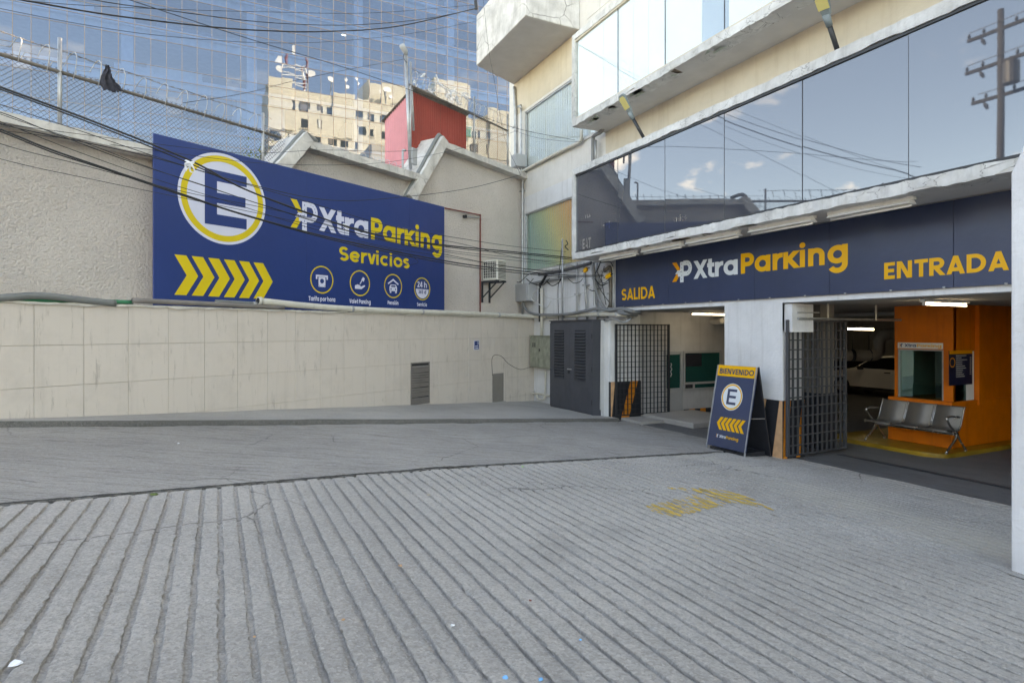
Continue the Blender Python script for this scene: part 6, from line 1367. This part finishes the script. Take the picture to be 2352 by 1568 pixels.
# floors, ceilings, columns and rooms behind the glass
for k, z in enumerate((5.45, 9.25, 13.1, 17.0, 20.9, 24.8, 28.6, 32.4, 36.2)):
    box('floor_slab', m['office'], tower, cols[0], cols[-1], TY + .5, TY + 9, z - .30, z + .02)
    box('ceiling_cove', m['office'], tower, cols[0], cols[-1], TY + .9, TY + 1.1, z - .85, z - .305)
    box('core_wall', m['officed'], tower, cols[0], cols[-1], TY + 8.5, TY + 8.7, z + .02, z + 3.4)
    rr = random.Random(k)
    for q in range(9):
        x = cols[0] + rr.uniform(0, 52); wv = rr.uniform(.8, 4.5)
        box('partition', m['office' if rr.random() < .7 else 'officed'], tower, x, x + wv, TY + rr.uniform(1.2, 6), TY + 7.0, z + .03, z + rr.choice((1.0, 2.2, 3.4)))
    for q in range(1):
        x = cols[0] + 3 + rr.uniform(0, 30); box('ceiling_panel', m['ceilpanel'], tower, x, x + .38, TY + 2.2, TY + 2.35, z - .34, z - .302)
for x in range(6): box('column', m['office'], tower, cols[0] + 3 + x * 9.2, cols[0] + 3.8 + x * 9.2, TY + .7, TY + 1.5, -3.6, 40)
box('far_wall', m['officed'], tower, cols[0], cols[-1], TY + 9.0, TY + 9.2, -3.6, 40)
box('tower_flank', m['officed'], tower, cols[0] - .3, cols[0], TY, TY + 9.2, -3.6, 40); box('tower_flank', m['officed'], tower, cols[-1], cols[-1] + .3, TY, TY + 9.2, -3.6, 40); box('tower_roof', m['officed'], tower, cols[0] - .3, cols[-1] + .3, TY, TY + 9.2, 40, 40.3)
# ------------------------------------------------------------------ apartment block whose sunny side mirrors in the tower
ap = thing('apartment_block', 'beige apartment block with antennas mirrored in the glass tower', 'building', (30, -10, -3.6))
AX0, AX1, AY, AZ = 8.2, 60.0, -6.5, 45.5
box('main_wall', m['beige'], ap, AX0, AX1, AY - 14, AY, -3.6, AZ)
for (x0, x1, h, dy) in ((8.1, 12.5, 1.4, .4), (20, 24, .8, .3), (27, 38, 4.5, -1.5), (41, 49, 7.5, -1.0), (53, 60.1, 2.5, .5)): box('roof_block', m['beige'], ap, x0, x1, AY - 12, AY + dy, AZ - (8 if dy > 0 else 0), AZ + h)
ra = random.Random(13)
for j in range(12):
    z = AZ - 2.4 - j * 3.05
    for i in range(20):
        if ra.random() < .10: continue
        x = AX0 + 1.0 + i * 2.5 + ra.uniform(-.3, .3); w, h = ra.choice(((1.1, 1.5), (1.3, 1.3), (.9, 1.7), (1.6, 1.4)))
        o = box('window', m['bwin'], ap, x, x + w, AY + .002, AY + .03, z - h, z)
        if ra.random() < .4: box('pane', m['office' if ra.random() < .4 else 'vent'], o, x + .1, x + w * .5, AY + .031, AY + .05, z - h + .1, z - .1)
        else: box('sill', m['beige'], o, x - .1, x + w + .1, AY + .03, AY + .2, z - h - .15, z - h - .02)
box('awning', m['pvcgreen'], ap, 46.0, 48.5, AY + .5, AY + 1.4, AZ - 4.2, AZ - 2.6)
an = thing('antenna_mast', 'red and white lattice antenna mast on the beige block mirrored in the tower', 'antenna', (13, AY - 1, AZ))
for (x, y) in ((11, 0), (15.5, 0), (11, -3), (15.5, -3)):
    for q in range(4): MB().tube([(x + (.15 * q if x < 13 else -.15 * q), AY - 1 + y, AZ + .2 + q * 1.6), (x + (.15 * (q + 1) if x < 13 else -.15 * (q + 1)), AY - 1 + y, AZ + .2 + (q + 1) * 1.6)], .16, 6).build('leg', m['redpaint' if q % 2 else 'plastic'], an)
for q in range(4): MB().tube([(11.2, AY - 1, AZ + 1 + q * 1.3), (15.2, AY - 1, AZ + 1.8 + q * 1.2)], .10, 5).build('brace', m['plastic'], an); MB().tube([(15.2, AY - 1, AZ + 1 + q * 1.3), (11.2, AY - 1, AZ + 1.8 + q * 1.2)], .10, 5).build('brace', m['plastic'], an)
for q, (x, z) in enumerate(((10.2, 3.2), (10.0, 5.0), (16.2, 3.5), (12.8, 7.6))): MB().tube([(x, AY - 1.3, AZ + z), (x, AY - .6, AZ + z + .1)], [.15, .65], 12).build('dish', m['plastic'], an)
ds = 0
for (x, h) in ((19, 3.2), (22.5, 3.4), (24.5, 4.0), (29.5, 2.6), (31, 2.8), (34, 2.2)):
    ds += 1; t_ = thing('roof_dish', ['leftmost dish mast on the mirrored beige block', 'second dish mast from the left on the mirrored beige block', 'tallest dish mast on the mirrored beige block', 'fourth dish mast from the left on the mirrored beige block', 'fifth dish mast from the left on the mirrored beige block', 'rightmost dish mast on the mirrored beige block'][ds - 1], 'dish', (x, AY - .5, AZ), group='dish masts on the mirrored roof')
    MB().tube([(x, AY - .5, AZ - .1), (x, AY - .5, AZ + h)], .09, 6).build('mast', m['galv'], t_); MB().tube([(x, AY - .9, AZ + h - .2), (x + .1, AY - .2, AZ + h)], [.12, .55], 12).build('dish', m['plastic'], t_); MB().tube([(x + .5, AY - .9, AZ + h - 1.4), (x + .6, AY - .2, AZ + h - 1.2)], [.1, .4], 10).build('dish', m['plastic'], t_)
# ------------------------------------------------------------------ utility pole mirrored in the lower ribbon window
ux, uy = -20.0, 16.2
up_ = thing('utility_pole', 'utility pole with crossarms and transformer mirrored in the right of the ribbon window', 'pole', (ux, uy, -3.6))
MB().tube([(ux, uy, -3.6), (ux, uy, 16.4)], [.20, .14], 12).build('pole', m['dark'], up_, smooth=True)
for z, w in ((15.4, 1.5), (13.7, 1.6), (12.0, 1.3)):
    MB().box(ux - .07, ux + .07, uy - w, uy + w, z - .08, z + .08).build('crossarm', m['dark'], up_)
    for s_ in (-.95, -.45, .5, .95): MB().tube([(ux, uy + s_ * w, z + .08), (ux, uy + s_ * w, z + .2), (ux, uy + s_ * w, z + .34)], [.03, .08, .04], 8).build('insulator', m['gate'], up_)
    for s_ in (-.95, .6): MB().tube([(ux, uy + s_ * w, z - .08), (ux, uy + s_ * w - .12, z - .3), (ux, uy + s_ * w - .2, z - .5)], [.03, .10, .06], 8).build('fuse', m['gate'], up_)
MB().tube([(ux + .35, uy - .6, 12.35), (ux + .35, uy - .6, 13.4)], .34, 14).build('transformer', m['gate2'], up_)
for k, (z, dy) in enumerate(((15.8, -1.4), (15.8, 1.4), (14.1, -1.5), (14.1, 1.5), (12.4, 1.0))):
    MB().tube(smoothpts([(ux, uy + dy, z), (ux + 3, uy + dy - 25, z - .9), (ux + 6, uy + dy - 60, z)], 8), .02, 5).build('line_wire', m['cable'], up_)
# neighbour across the street, mirrored dark in the ribbon window
nb = thing('street_shed', 'dark low building across the street mirrored in the ribbon window', 'building', (-30, 5, -3))
box('wall', m['vent'], nb, -42, -26, -30, 48, -3.6, 7.6); box('parapet', m['gate2'], nb, -42.2, -25.8, -30.2, 48.2, 7.6, 8.0); box('shutter', m['cab'], nb, -25.99, -25.9, -6, 2, -3.6, 1.5)
# ------------------------------------------------------------------ shrub behind the billboard
sb = thing('shrub', 'yellow green shrub peeping over the billboard behind the wire fence', 'shrub', tuple(onL(597, 370, .8)), L)
c_ = onL(596, 366, .8); mb = MB(); rs2 = random.Random(8)
for k in range(520):
    a = rs2.uniform(0, 6.28); rr_ = .42 * rs2.random() ** .5; p_ = c_ + Vector((math.cos(a) * rr_ * 1.1, math.sin(a) * rr_ * .6, rs2.gauss(-.25, .22) + .22 * (1 - rr_ / .42)))
    d1 = Vector((rs2.uniform(-1, 1), rs2.uniform(-1, 1), rs2.uniform(-.6, 1))).normalized() * rs2.uniform(.035, .065); d2 = d1.cross(Vector((rs2.uniform(-1, 1), rs2.uniform(-1, 1), rs2.uniform(-1, 1)))).normalized() * .018
    mb.add([p_, p_ + d1 * .5 + d2, p_ + d1, p_ + d1 * .5 - d2], [(0, 1, 2, 3)])
mb.build('foliage', m['leaf'], sb)
mb = MB()
for k in range(7): mb.tube([(c_.x + rs2.uniform(-.1, .1), c_.y, 2.4), tuple(c_ + Vector((rs2.uniform(-.35, .35), rs2.uniform(-.2, .2), rs2.uniform(-.3, .05))))], [.02, .006], 5)
mb.build('stem', m['bark'], sb)
# ------------------------------------------------------------------ litter on the concrete
lit = [(1040, 1437, .022, 'plastic', 'round white pebble-like scrap in the foreground'), (920, 1300, .03, 'stripe_f', 'tan leaf scrap left of the ramp centre'), (34, 1527, .045, 'plastic', 'crumpled white paper in the lower left corner'), (584, 1463, .018, 'stripe_f', 'tiny tan stone in a groove of the ramp'), (1162, 1558, .03, 'sky', 'longer blue plastic scrap at the bottom edge'), (1242, 1562, .025, 'sky', 'short blue plastic scrap at the bottom edge'), (1333, 1470, .016, 'sky', 'tiny blue bead on the lower ramp'), (1200, 1072, .03, 'lime', 'bright green scrap just below the joint'), (356, 1136, .07, 'weed', 'small tuft of grass and paper in the joint'), (985, 1137, .04, 'pebble', 'pale flat stone near the joint'), (788, 1424, .02, 'stripe_f', 'ochre speck on a ridge'), (1218, 1380, .02, 'redpaint', 'reddish leaf in a groove'), (410, 1020, .03, 'plastic', 'white scrap on the darker lane'), (800, 935, .10, 'plastic', 'flattened clear bottle on the pavement'), (1402, 957, .05, 's_yel', 'yellow scrap at the foot of the white post')]
m['sky'] = M('blue_plastic', (0.12, 0.42, 0.75), 0.4); m['lime'] = M('lime_plastic', (0.25, 0.75, 0.03), 0.4); m['weed'] = M('grass_tuft', (0.13, 0.17, 0.05), 0.8, var=.4, vs=20); m['pebble'] = M('pale_stone', (0.45, 0.40, 0.32), 0.8)
for k, (u, v, s_, mt, lab) in enumerate(lit):
    s_ *= .62; p_ = onG(u, v); rr = random.Random(k); z = gz(p_.x) + (.09 if mt == 'plastic' and v < 940 else .004 if v > 1060 else .012)
    n = 7; pts = [(p_.x + math.cos(a) * s_ * rr.uniform(.5, 1.1), p_.y + math.sin(a) * s_ * rr.uniform(.5, 1.1), z) for a in [6.28 * q / n for q in range(n)]]
    mb = MB(); top = [(a * .75 + p_.x * .25, b2 * .75 + p_.y * .25, z + s_ * rr.uniform(.15, .5)) for a, b2, _ in pts]
    mb.add(pts + top, [tuple(range(n, 2 * n))] + [(i, (i + 1) % n, n + (i + 1) % n, n + i) for i in range(n)])
    mb.build('litter', m[mt], base=(p_.x, p_.y, z), label=lab, cat='litter', group='scraps lying on the concrete')
